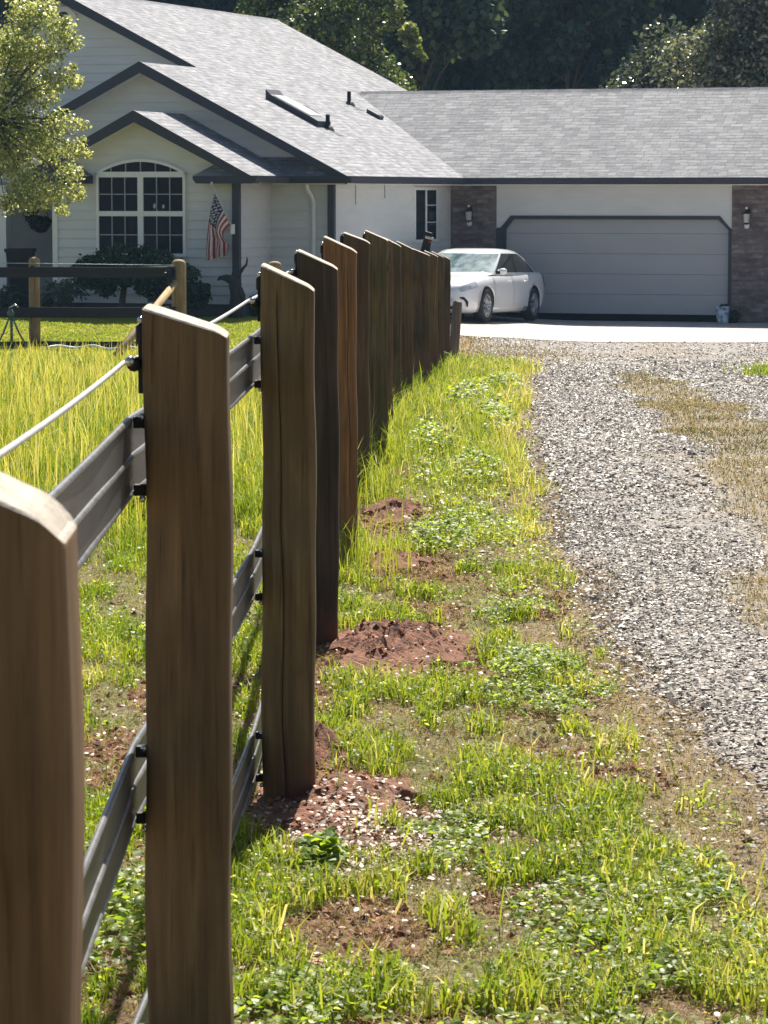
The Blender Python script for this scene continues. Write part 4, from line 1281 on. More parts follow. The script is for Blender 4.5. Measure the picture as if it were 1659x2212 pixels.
# entry recess on the left
mb = MB(); uE = front(117, 600, 1.6)[0]
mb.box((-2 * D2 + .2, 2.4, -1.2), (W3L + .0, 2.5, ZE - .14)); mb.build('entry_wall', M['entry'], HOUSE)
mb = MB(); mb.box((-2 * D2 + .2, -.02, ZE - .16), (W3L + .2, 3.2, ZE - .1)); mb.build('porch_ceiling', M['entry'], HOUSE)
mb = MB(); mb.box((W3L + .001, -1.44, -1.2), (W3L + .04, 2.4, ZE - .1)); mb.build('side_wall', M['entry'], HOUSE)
mb = MB(); mb.box((-2 * D2 - .3, -1.2, -.75), (W3L, 2.4, zb + .02)); mb.build('porch_floor', M['found'], HOUSE)
uc0, uc1 = front(-4, 500, -.1)[0], front(18, 500, -.1)[0]
mb = MB(); mb.box((uc0, -.2, -.6), (uc1, .0, ZE - .16)); mb.box((uc0 - .03, -.23, -.6), (uc1 + .03, .03, -.42)); mb.build('porch_column', M['whitetrim'], HOUSE)
# dark porch posts
for (pa_, pb_, vv) in ((501, 516, -1.66), (707, 721, .2)):
    ua, ub = front(pa_, 500, vv)[0], front(pb_, 500, vv)[0]
    mb = MB(); mb.box((ua, vv, -.8), (ub, vv + .12, ZE - .12)); mb.box((ua - .015, vv - .015, -.8), (ub + .015, vv + .135, -.55)); mb.build('porch_post', M['trim'], HOUSE, bevel=.008)
# downspout
vd = V2 - .07
pts = [(*front(664, 393, vd - .2), vd - .25), (*front(666, 408, vd - .1), vd - .15), (*front(674, 424, vd), vd - .02), (*front(677.5, 436, vd), vd), (*front(677.5, 520, vd), vd), (*front(677.5, 690, vd), vd)]
mb = MB(); mb.tube([(a, c, b_) for a, b_, c in pts], .042, 8); mb.build('downspout', M['whitetrim'], HOUSE)
for (px_a, y1) in ((768, 442), (831, 428)):
    va, za = side(px_a, 395, -OV + .04); vb, zb2 = side(px_a, y1, -OV + .04)
    mb = MB(); mb.tube([(-OV + .04, va, za), (-OV + .045, va, zb2)], .007, 6); mb.build('hanging_wire', M['trim'], HOUSE)

# octagon gable vent
uo, zo = front(137, 46, VG1 + .4)
mb = MB(); n8 = 8
oc = lambda r_, v: [(uo + r_ * math.cos(R(22.5 + 45 * k)), v, zo + r_ * math.sin(R(22.5 + 45 * k))) for k in range(8)]
a8, b8, c8 = oc(.31, VG1 + .36), oc(.2, VG1 + .36), oc(.31, VG1 + .41)
mb.add(a8 + b8 + c8, [(k, (k + 1) % 8, 8 + (k + 1) % 8, 8 + k) for k in range(8)] + [(k, 16 + k, 16 + (k + 1) % 8, (k + 1) % 8) for k in range(8)])
VENT = mb.build('gable_vent', M['whitetrim'], HOUSE)
mb = MB(); mb.poly(oc(.21, VG1 + .385))
for k in range(-3, 4):
    zz = zo + k * .055; hw = .19 - abs(k) * .018
    mb.box((uo - hw, VG1 + .362, zz - .012), (uo + hw, VG1 + .38, zz + .008))
mb.build('louvre', M['trim'], VENT)


# arched window
def arch_window():
    v = -1.47
    uL, z0 = front(212, 547, v); uR, z1 = front(403, 372, v)
    zc = front(305, 343, v)[1]; um = (uL + uR) / 2; hw = (uR - uL) / 2; rise = zc - z1
    rad = (hw * hw + rise * rise) / (2 * rise); zcen = zc - rad

    def arc(r_, uu): return zcen + math.sqrt(max(0, r_ * r_ - (uu - um) ** 2))
    vf = v - .075
    fr = MB(); bw = .05
    # outer frame (jambs, sill, arch head)
    fr.box((uL, vf, z0), (uL + bw, v, z1)); fr.box((uR - bw, vf, z0), (uR, v, z1)); fr.box((uL - .03, vf - .02, z0 - .05), (uR + .03, v, z0))
    n = 16
    for i in range(n):
        ua, ub = uL + (uR - uL) * i / n, uL + (uR - uL) * (i + 1) / n
        A, B = arc(rad, ua), arc(rad, ub)
        fr.prism([(ua, vf, A), (ub, vf, B), (ub, vf, B - .055), (ua, vf, A - .055)], (0, .075, 0))
    zt0, zt1 = front(305, 383, v)[1], front(305, 371, v)[1]
    fr.box((uL + bw, vf - .004, zt0), (uR - bw, v, zt1))
    fr.box((um - .055, vf - .006, z0), (um + .055, v, zt0))
    zm0, zm1 = front(305, 467, v)[1], front(305, 456, v)[1]
    for (a, b_) in ((uL + bw, um - .055), (um + .055, uR - bw)): fr.box((a, vf - .002, zm0), (b_, v, zm1))
    W = fr.build('window', M['whitetrim'], HOUSE)
    mu = MB()
    for i in range(1, 6):
        uu = uL + (uR - uL) * i / 6
        mu.box((uu - .009, vf + .012, zt1), (uu + .009, vf + .032, arc(rad, uu) - .05))
    for (a, b_) in ((uL + bw, um - .055), (um + .055, uR - bw)):
        for i in (1, 2):
            uu = a + (b_ - a) * i / 3
            mu.box((uu - .009, vf + .012, z0), (uu + .009, vf + .032, zm0)); mu.box((uu - .009, vf + .012, zm1), (uu + .009, vf + .032, zt0))
        for (q0, q1) in ((z0, zm0), (zm1, zt0)):
            zz = (q0 + q1) / 2; mu.box((a, vf + .010, zz - .009), (b_, vf + .034, zz + .009))
    mu.build('muntins', M['muntin'], W)
    pn = MB(); pts = [(uL + .02, vf + .028, z0 + .01), (uR - .02, vf + .028, z0 + .01), (uR - .02, vf + .028, z1)]
    for i in range(n, -1, -1):
        uu = uL + .02 + (uR - uL - .04) * i / n; pts.append((uu, vf + .028, arc(rad, uu) - .03))
    pn.poly(pts); pn.build('pane', M['glass'], W)
    # little suncatchers hanging inside
    for (px_s, py_s, r_) in ((338, 445, .035), (357, 446, .03)):
        uu, zz = front(px_s, py_s, v); s = MB(); s.lathe([(0, -r_ * 1.5), (r_, -r_ * .4), (r_ * .6, r_ * .8), (0, r_ * 1.6)], (uu, vf - .01, zz), 8); s.build('suncatcher', M['lampglass'], W)


arch_window()


def side_window():
    u = -OV
    v0, z1 = side(892, 405, u); v1, z0 = side(940, 516, u)
    fr = MB(); o = .05; b_ = .05
    fr.box((u, v0, z0), (u + o, v0 + b_, z1)); fr.box((u, v1 - b_, z0), (u + o, v1, z1)); fr.box((u, v0 + b_, z1 - b_), (u + o, v1 - b_, z1)); fr.box((u, v0 - .03, z0 - .05), (u + o + .02, v1 + .03, z0))
    vm = side(916, 450, u)[0]; fr.box((u, vm - .04, z0), (u + o + .004, vm + .04, z1 - b_))
    W = fr.build('window', M['whitetrim'], HOUSE)
    p = MB(); p.box((u + .036, v0 + .03, z0), (u + .041, v1 - .03, z1 - .03)); p.build('pane', M['glass'], W)
    mu = MB(); zz = z0 + .5 * (z1 - z0)
    for k in (.33, .66): mu.box((u + .0415, vm + .04, z0 + k * (z1 - z0) - .008), (u + .048, v1 - b_, z0 + k * (z1 - z0) + .008))
    mu.build('muntins', M['whitetrim'], W)


side_window()


# garage front
def garage():
    v = VWALL
    uB0, uB1 = front(963, 600, v)[0], front(1073, 600, v)[0]
    uD0, uD1 = front(1084, 600, v)[0], front(1576, 600, v)[0]
    uP1 = front(1581, 600, v)[0]
    zt = ZE - .13; zb_ = -1.15
    b_ = MB(); b_.box((-OV + .03, v - .06, zb_), (uB1, v + .02, zt)); b_.build('brick_pier', M['brick'], HOUSE)
    b_ = MB(); b_.box((uP1, v - .06, zb_), (13.8, v + .02, zt)); b_.build('brick_pier', M['brick'], HOUSE)
    zo1 = front(1330, 466, v)[1]; zch = front(1085, 492, v)[1]; cu = front(1105, 460, v)[0] - uD0
    hd = MB(); vf = v - .03
    hd.prism([(uB1, vf, zch), (uB1, vf, zt), (uP1, vf, zt), (uP1, vf, zch), (uD1 + .02, vf, zch), (uD1 - cu, vf, zo1), (uD0 + cu, vf, zo1), (uD0 - .02, vf, zch)], (0, .05, 0)); hd.build('header_wall', M['siding'], HOUSE)
    tr = MB(); w = .075; vt = v - .055
    path = [(uD0 - .02, zb_), (uD0 - .02, zch), (uD0 + cu, zo1), (uD1 - cu, zo1), (uD1 + .02, zch), (uD1 + .02, zb_)]
    inn = [(uD0 + w, zb_), (uD0 + w, zch - .03), (uD0 + cu + .03, zo1 - w), (uD1 - cu - .03, zo1 - w), (uD1 - w * .3, zch - .03), (uD1 - w * .3, zb_)]
    for i in range(5):
        a, c, d, e = path[i], path[i + 1], inn[i + 1], inn[i]
        tr.prism([(a[0], vt, a[1]), (c[0], vt, c[1]), (d[0], vt, d[1]), (e[0], vt, e[1])], (0, .16, 0))
    tr.box((uB1, vt + .004, zb_), (uD0 - .02, v + .1, zch)); tr.box((uD1 + .021, vt + .004, zb_), (uP1, v + .1, zch))
    tr.build('door_frame', M['trim'], HOUSE)
    zd0 = gzf(4.5, 65.5) + .15
    d = MB(); nsec = 5; H = (zo1 + .05 - zd0) / nsec; vd = v + .07
    for i in range(nsec):
        z0, z1 = zd0 + i * H, zd0 + (i + 1) * H
        d.box((uD0 - .02, vd, z0 + .003), (uD1 + .02, vd + .05, z1 - .003))
        for q_ in range(4):
            ua = uD0 + .12 + q_ * (uD1 - uD0 - .12) / 4; ub = ua + (uD1 - uD0 - .12) / 4 - .12
            for zz_ in (z0 + .10, z1 - .10):
                d.box((ua, vd - .007, zz_ - .008), (ub, vd + .01, zz_ + .008))
    GD = d.build('garage_door', M['door_grey'], HOUSE)
    d = MB(); d.box((uD0 - .02, vd + .052, zd0), (uD1 + .02, vd + .08, zo1 + .04)); d.build('backing', M['found'], GD)
    s = MB(); s.box((uD0 - .02, vd - .012, zd0 - .18), (uD1 + .02, vd + .03, zd0 + .012)); s.build('weather_strip_shade', M['strip'], GD)  # rubber strip made tall and black to add shade at the threshold
    for (px_l, py_l) in ((1013, 463), (1613, 468)):
        ul, zl = front(px_l, py_l, v - .15)
        l = MB(); l.box((ul - .05, v - .08, zl - .12), (ul + .05, v - .062, zl + .16)); l.tube([(ul, v - .08, zl + .12), (ul, v - .16, zl + .2), (ul, v - .17, zl + .13)], .012, 8)
        l.lathe([(0, .16), (.02, .14), (.03, .11), (.085, .07), (.085, .055), (.07, .055)], (ul, v - .17, zl), 6, smooth=False); l.lathe([(.06, -.12), (.045, -.13), (.02, -.15), (0, -.17)], (ul, v - .17, zl), 6, smooth=False)
        L = l.build('wall_lantern', M['black'], HOUSE)
        g = MB(); g.lathe([(.066, .055), (.055, -.12)], (ul, v - .17, zl), 6, smooth=False); g.build('lamp_glass', M['lampglass'], L)
        g = MB(); g.lathe([(0, -.14), (.05, -.15), (.06, -.19), (.04, -.235), (0, -.24)], (ul, v - .12, zl), 10); g.lathe([(0, .2), (.03, .185), (.028, .15), (0, .14)], (ul, v - .17, zl), 8); g.build('finial', M['whitetrim'], L)


garage()


# roof furniture on the large side slope
def on_slope(px, py, lift=0.0):
    a, b_ = ray(px, py)
    # point on ray: X=aY, Z=EYE+bY ; u = (X-XA)ct-(Y-YA)st ; z = ZE - SL*u + lift
    k1 = a * ct - st_; k0 = -XA * ct + YA * st_
    Y = (ZE + lift - SL * k0 - EYE) / (b_ + SL * k1)
    X = a * Y
    return (X - XA) * ct - (Y - YA) * st_, (X - XA) * st_ + (Y - YA) * ct


u_a, v_a = on_slope(566, 212, .0); u_b, v_b = on_slope(692, 274, .0)
vv = (v_a + v_b) / 2
mb = MB(); Hh = .13
mb.prism([(u_a, vv, slope(u_a) - .05), (u_b, vv, slope(u_b) - .05), (u_b + .02, vv, slope(u_b) + Hh - .02), (u_b - .15, vv, slope(u_b - .15) + Hh), (u_a + .1, vv, slope(u_a + .1) + Hh), (u_a, vv, slope(u_a) + Hh + .05)], (0, .75, 0)); SKY = mb.build('skylight', M['trim'], ROOF)
mb = MB(); mb.prism([(u_a + .16, vv + .06, slope(u_a + .16) + Hh + .004), (u_b - .16, vv + .06, slope(u_b - .16) + Hh + .004), (u_b - .16, vv + .7, slope(u_b - .16) + Hh + .004), (u_a + .16, vv + .7, slope(u_a + .16) + Hh + .004)], (0, 0, .012)); mb.build('pane', M['skylight'], SKY)
for (pxa, pya) in ((660, 243), (804, 250)):
    uu, v_ = on_slope(pxa, pya)
    mb = MB(); zz = slope(uu)
    mb.prism([(uu - .13, v_, slope(uu - .13) - .02), (uu + .13, v_, slope(uu + .13) - .02), (uu + .17, v_, slope(uu + .13) + .05), (uu + .13, v_, slope(uu + .13) + .09), (uu - .13, v_, slope(uu - .13) + .09)], (0, .3, 0)); mb.build('roof_vent', M['trim' if pxa > 700 else 'found'], ROOF, bevel=.015)
for (pxa, pya, hgt) in ((754, 224, .26), (708, 277, .27)):
    uu, v_ = on_slope(pxa, pya); mb = MB(); zz = slope(uu)
    mb.tube([(uu, v_, zz - .05), (uu, v_, zz + hgt)], .042, 12); mb.lathe([(.14, -.05), (.1, .02), (.05, .05)], (uu, v_, zz), 12); mb.build('vent_pipe', M['black'], ROOF)
    mb = MB(); mb.prism([(uu + .02, v_ - .12, slope(uu + .02) + .004), (uu + .3, v_ - .12, slope(uu + .3) + .004), (uu + .3, v_ + .12, slope(uu + .3) + .004), (uu + .02, v_ + .12, slope(uu + .02) + .004)], (0, 0, .006)); mb.build('flashing', M['steel'], ROOF)

# ------------------------------------------------------------------ flag
fp0, fp1 = hloc(*[front(503, 495, -1.72)[0], -1.72, front(503, 495, -1.72)[1]]), hloc(front(457, 397, -1.95)[0], -1.95, front(457, 397, -1.95)[1])
FL = empty('flag', fp0, 'striped national flag hanging limp from an angled pole on the dark porch post', 'flag')
O3 = FL.location.copy()
mb = MB(); mb.tube([fp0, fp1], .013, 8); mb.lathe([(0, -.03), (.025, -.01), (.025, .02), (0, .045)], tuple(fp1), 10); mb.build('pole', M['wire'], FL, O3)
mb = MB(); mb.box((fp0.x - .045, fp0.y - .02, fp0.z - .09), (fp0.x + .035, fp0.y + .06, fp0.z + .09)); mb.build('bracket', M['whitetrim'], FL, O3, bevel=.01)
ns, ntt = 26, 40
Yf = fp1.y * .5 + fp0.y * .5
top0, top1 = P(464, 418, Yf), P(497, 486, Yf)
bl, brr = P(444, 566, Yf), P(492, 553, Yf)
grid = []
for i in range(ns + 1):
    s = i / ns
    hoist = top0.lerp(top1, s)
    fly = bl.lerp(brr, s) + Vector((0, 0, .10 * s * (1 - s)))
    row = []
    for j in range(ntt + 1):
        t = j / ntt
        q = hoist.lerp(fly, t)
        q.x += -.10 * math.sin(math.pi * t) * (1 - s) * .5 - .16 * math.sin(math.pi * min(1, t * 1.6)) * s * (1 - s * .3)
        q.y += .07 * math.sin(s * 15 + t * 2.2) * (.25 + t) - .03
        q.x += .02 * math.sin(s * 13 + t * 3) * t
        row.append(q)
    grid.append(row)
mb = MB(); vs = [q for row in grid for q in row]
fs = []; mi = []
for i in range(ns):
    for j in range(ntt):
        a = i * (ntt + 1) + j
        fs.append((a, a + 1, a + ntt + 2, a + ntt + 1))
        stripe = i // 2
        mi.append(2 if (stripe < 7 and j < ntt * .4) else (0 if stripe % 2 == 0 else 1))
mb.add(vs, fs, 0, True); mb.mi = mi
CL = mb.build('cloth', [M['red'], M['flagwhite'], M['blue']], FL, O3)
mb = MB()
for r_ in range(9):
    for c in range(6 if r_ % 2 == 0 else 5):
        si = (r_ + 1) / 10 * 14 / ns * ns; tj = ((c + (.5 if r_ % 2 == 0 else 1)) / 6) * .4 * ntt
        i0, j0 = int(si), int(tj); q = grid[i0][j0] + Vector((0, -.006, 0))
        pts = []
        for k in range(10):
            rr_ = .018 if k % 2 == 0 else .008; w = math.pi / 2 + k * math.pi / 5
            pts.append(q + Vector((rr_ * math.cos(w), 0, rr_ * math.sin(w))))
        mb.poly(pts)
mb.build('stars', M['flagwhite'], CL, O3)

# driftwood piece at the post foot
vD = -2.05
def hp(px, py, v=vD):
    u, z = front(px, py, v); return hloc(u, v, z)
base = hp(514, 690); base.z = gzf(base.x, base.y)
DW = empty('driftwood_stump', base, 'dark driftwood stump with a snout like branch and curling upper branch by the porch post', 'driftwood')
O3 = DW.location.copy()
mb = MB()
mb.tube([base - Vector((0, 0, .1)), hp(513, 660), hp(509, 630), hp(508, 612), hp(509, 598, -2.0), hp(507, 580, -1.95)], [.13, .11, .105, .12, .085, .03], 12)
mb.build('trunk', M['drift'], DW, O3)
mb = MB(); mb.tube([hp(512, 615), hp(500, 604), hp(487, 600), hp(475, 600), hp(470, 606)], [.11, .085, .06, .035, .012], 10); mb.build('branch', M['drift'], DW, O3)
mb = MB(); mb.tube([hp(510, 606), hp(518, 590), hp(526, 578), hp(532, 572), hp(534, 562), hp(533, 555)], [.06, .035, .026, .022, .016, .008], 8); mb.build('branch', M['drift'], DW, O3)
mb = MB(); mb.tube([hp(515, 625), hp(524, 640), hp(528, 660)], [.08, .06, .02], 8); mb.tube([hp(505, 640), hp(500, 665), hp(499, 690)], [.06, .05, .06], 8); mb.build('root', M['drift'], DW, O3)


# ------------------------------------------------------------------ foliage builders
def leaf_cloud(centres, radii, n, size, asp=.6, squash=(1, 1, 1), up=.35, shell=.55):
    k = len(centres); wts = np.array(radii) ** 2; wts = wts / wts.sum()
    idx = RNG.choice(k, n, p=wts)
    d = RNG.normal(size=(n, 3)); d /= np.linalg.norm(d, axis=1)[:, None]
    rr = (shell + (1 - shell) * RNG.uniform(0, 1, n) ** .5) * np.clip(RNG.normal(1, .12, n), .6, 1.35)
    c = np.array(centres)[idx] + d * (np.array(radii)[idx] * rr)[:, None] * np.array(squash)
    nr = d * .5 + RNG.normal(0, .6, (n, 3)); nr[:, 2] += up; nr /= np.linalg.norm(nr, axis=1)[:, None]
    return c, nr, RNG.uniform(size[0], size[1], n)


def tree(name, base, label, cat, crown_c, crown_r, nblob, blob_r, nleaf, size, mat, trunk_r, zlow, group=None, tint=(.5, .25), squash=(1, 1, .8), seed=1):
    T_ = empty(name, base, label, cat, group)
    rr = random.Random(seed); O = Vector(base)
    cs, rs = [], []
    for i in range(nblob):
        while True:
            d = Vector((rr.uniform(-1, 1), rr.uniform(-1, 1), rr.uniform(-1, 1)))
            if .25 < d.length < 1: break
        cs.append((crown_c[0] + d.x * crown_r[0], crown_c[1] + d.y * crown_r[1], crown_c[2] + d.z * crown_r[2])); rs.append(rr.uniform(*blob_r))
    tr = MB(); top = Vector(crown_c)
    b0 = Vector(base) - Vector((0, 0, .2))
    tr.tube([b0, b0.lerp(top, .35) + Vector((trunk_r * .6, 0, 0)), b0.lerp(top, .7) - Vector((trunk_r * .5, 0, 0)), top + Vector((0, 0, crown_r[2] * .5))], [trunk_r * 1.25, trunk_r, trunk_r * .75, trunk_r * .25], 10)
    for i in range(min(nblob, 14)):
        e = Vector(cs[i]); s = b0.lerp(top, rr.uniform(.5, .95)); m_ = s.lerp(e, .5) + Vector((0, 0, .12 * (e - s).length))
        tr.tube([s, m_, e], [trunk_r * .45, trunk_r * .28, trunk_r * .1], 6)
    tr.build('trunk', M['bark'], T_, O)
    c, nr, r_ = leaf_cloud(cs, rs, nleaf, size, squash=squash)
    t = np.clip(RNG.normal(tint[0], tint[1], nleaf) + .3 * (fbm(c[:, 0] * 3 + c[:, 1], c[:, 2] * 3, seed) - .5), 0, 1)
    V, T, A = leaves_arrays(c, nr, r_, t)
    mesh_tris('crown', V, T, mat, {'tint': A}, T_, origin=O)
    return T_


# pale leafy tree at the left edge
q = P(-70, 730, 52.5)
LT = tree('leafy_tree', (q.x, 52.5, gzf(q.x, 52.5)), 'pale yellow green leafy tree hanging over the left side of the house', 'tree',
     tuple(P(-55, 150, 52.5)), (1.1, 1.0, 1.7), 40, (.2, .42), 9500, (.016, .042), M['tree'], .12, 1.0, tint=(.55, .28), seed=4)
# outlying sprays so the outline is ragged like the photo
cs, rs = [], []
rr = random.Random(9)
for (pxs, pys, r_) in ((150, 90, .22), (128, 60, .3), (100, 110, .32), (160, 175, .18), (120, 170, .28), (90, 200, .35), (155, 145, .12), (130, 265, .3), (172, 270, .16), (110, 320, .35),
                       (165, 320, .22), (188, 335, .1), (150, 375, .26), (120, 420, .3), (160, 415, .2), (176, 425, .1), (80, 300, .4), (60, 400, .4), (30, 250, .45), (20, 100, .45), (60, 30, .4), (95, 20, .26), (20, 350, .4), (135, 455, .14), (70, 440, .25), (10, 440, .25), (40, 180, .4), (65, 120, .4), (145, 40, .1), (182, 300, .07)):
    c = P(pxs, pys, 52.5 + rr.uniform(-.7, .7)); cs.append(tuple(c)); rs.append(r_)
c, nr, r_ = leaf_cloud(cs, rs, 14500, (.013, .040), squash=(1, 1.2, .8), shell=.1)
t = np.clip(RNG.normal(.55, .28, len(c)) + .5 * (fbm(c[:, 0] * 4, c[:, 2] * 4, 8) - .5), 0, 1)
V, T, A = leaves_arrays(c, nr, r_, t)
o = mesh_tris('spray', V, T, M['tree'], {'tint': A}, LT, origin=LT.location)
tw = MB(); hub = P(-20, 260, 52.6)
for c_ in cs: tw.tube([hub, hub.lerp(Vector(c_), .6) + Vector((0, 0, .08)), Vector(c_)], [.022, .012, .004], 5)
tw.build('branch', M['bark'], LT, LT.location)

# weeping shrub below the arched window
vS = -2.5
q = hp(265, 690, vS); q.z = gzf(q.x, q.y)
WS = empty('weeping_shrub', q, 'dark green weeping shrub on a bare trunk below the arched window', 'shrub')
O = WS.location.copy()
tr = MB(); tr.tube([q - Vector((0, 0, .1)), hp(264, 650, vS), hp(268, 620, vS), hp(285, 590, vS)], [.07, .06, .055, .03], 9)
for (px_, py_) in ((200, 590), (240, 565), (320, 570), (370, 600), (220, 610)): tr.tube([hp(267, 622, vS), hp((px_ + 267) / 2, py_ - 6, vS), hp(px_, py_, vS)], [.035, .022, .01], 6)
tr.build('trunk', M['bark'], WS, O)
cs, rs = [], []
for (px_, py_, r_) in ((195, 575, .26), (225, 560, .24), (265, 555, .3), (310, 555, .26), (345, 560, .26), (375, 585, .28), (395, 615, .22), (180, 600, .2), (215, 600, .3), (255, 585, .34), (300, 590, .34), (340, 600, .3), (355, 625, .22), (230, 622, .2), (310, 622, .18), (410, 590, .18), (412, 625, .14), (170, 580, .12), (375, 635, .16), (330, 640, .12)):
    cs.append(tuple(hp(px_, py_, vS + rr.uniform(-.3, .3)))); rs.append(r_)
c, nr, r_ = leaf_cloud(cs, rs, 9000, (.022, .05), squash=(1, 1, .75))
V, T, A = leaves_arrays(c, nr, r_, np.clip(RNG.normal(.45, .3, len(c)), 0, 1)); mesh_tris('crown', V, T, M['shrub'], {'tint': A}, WS, origin=O)


def small_shrub(px, py, w, h, label, mat, v, n, name='shrub'):
    q = hp(px, py, v); q.z = gzf(q.x, q.y)
    S = empty(name, q, label, 'shrub'); O = S.location.copy()
    sm = MB(); cs = []; rs = []
    for i in range(9):
        e = q + Vector((rr.uniform(-w, w) * .5, rr.uniform(-w, w) * .4, h * rr.uniform(.4, .85)))
        sm.tube([q, q.lerp(e, .5) + Vector((0, 0, h * .1)), e], [.016, .01, .005], 5); cs.append(tuple(e)); rs.append(w * rr.uniform(.18, .3))
    sm.build('stem', M['bark'], S, O)
    c, nr, r_ = leaf_cloud(cs, rs, n, (.02, .045), shell=.2)
    V, T, A = leaves_arrays(c, nr, r_, RNG.uniform(0, 1, n)); mesh_tris('foliage', V, T, mat, {'tint': A}, S, origin=O)


small_shrub(128, 690, .75, .75, 'loose grey green shrub left of the weeping shrub, against the house corner', M['sagebush'], -2.2, 1800)
small_shrub(425, 690, .5, .75, 'narrow dark shrub right of the thicker tan fence post', M['shrub'], -2.2, 1600)
small_shrub(560, 695, .8, .35, 'low dark plants right of the driftwood stump', M['shrub'], -.4, 1300, 'bedding_plant')
small_shrub(20, 690, .9, .5, 'low dark shrub under the porch at the left edge', M['shrub'], -1.7, 1500)

# items on the entry porch
q = hloc(*[front(45, 640, -1.0)[0], -1.0, zb + .02])
BX = empty('planter_box', q, 'tall black planter box on the entry porch behind the yard fence', 'planter')
ztop = front(45, 538, -1.0)[1] - q.z
mb = MB(); w0, w1 = .17, .25
vs = [(-w0, -w0, 0), (w0, -w0, 0), (w0, w0, 0), (-w0, w0, 0), (-w1, -w1, ztop), (w1, -w1, ztop), (w1, w1, ztop), (-w1, w1, ztop)]
mb.add(vs, [(0, 3, 2, 1), (0, 1, 5, 4), (1, 2, 6, 5), (2, 3, 7, 6), (3, 0, 4, 7)]); mb.box((-w1 + .02, -w1 + .02, ztop - .08), (w1 - .02, w1 - .02, ztop - .05)); mb.build('box', M['black'], BX)
mb = MB(); mb.box((-w1 - .02, -w1 - .02, ztop - .05), (w1 + .02, -w1 + .01, ztop + .01)); mb.box((-w1 - .02, w1 - .01, ztop - .05), (w1 + .02, w1 + .02, ztop + .01)); mb.box((-w1 - .02, -w1 + .011, ztop - .05), (-w1 + .01, w1 - .011, ztop + .01)); mb.box((w1 - .01, -w1 + .011, ztop - .05), (w1 + .02, w1 - .011, ztop + .01)); mb.build('rim', M['black'], BX)
uu, zz = front(88, 490, .4)
HB = empty('hanging_basket', hloc(uu, .4, zz - .1), 'dark hanging basket with trailing plant in the shaded entry', 'hanging basket')
mb = MB(); mb.lathe([(0, -.12), (.1, -.1), (.19, .02), (.2, .06), (.17, .06), (.08, -.04), (0, -.05)], (0, 0, .1), 14); mb.build('basket', M['black'], HB)
mb = MB()
for k in range(3): mb.tube([(.19 * math.cos(k * 2.1), .19 * math.sin(k * 2.1), .15), (0, 0, .75)], .007, 5)
mb.tube([(0, 0, .75), (0, 0, ZE - .16 - (zz - .1))], .007, 5); mb.build('hanger', M['black'], HB)
c, nr, r_ = leaf_cloud([(-.1, 0, .2), (-.15, 0, .42), (.08, 0, .18), (-.22, 0, .3), (0, 0, .62)], [.13, .12, .12, .1, .09], 900, (.025, .05), shell=.2)
V, T, A = leaves_arrays(c, nr, r_, RNG.uniform(0, .7, len(c))); mesh_tris('foliage', V, T, M['shrub'], {'tint': A}, HB)

# patterned tub at the garage door corner
uu, _z = front(1561, 690, VWALL - .45)
q = hloc(uu, VWALL - .45, 0); q.z = gzf(q.x, q.y) + .02
PT = empty('patterned_tub', q, 'pale blue and white patterned tub at the right foot of the garage door', 'tub')
mb = MB(); mb.lathe([(.0, 0), (.10, 0), (.115, .03), (.13, .2), (.135, .3), (.15, .31), (.15, .335), (.125, .335), (.12, .25), (0, .24)], (0, 0, 0), 18); mb.build('pot', M['potblue'], PT)
c, nr, r_ = leaf_cloud([(.05, 0, .3), (.2, .05, .12), (-.03, 0, .3)], [.08, .14, .06], 500, (.02, .04), shell=.2)
V, T, A = leaves_arrays(c, nr, r_, RNG.uniform(0, 1, len(c))); mesh_tris('foliage', V, T, M['shrub'], {'tint': A}, PT)


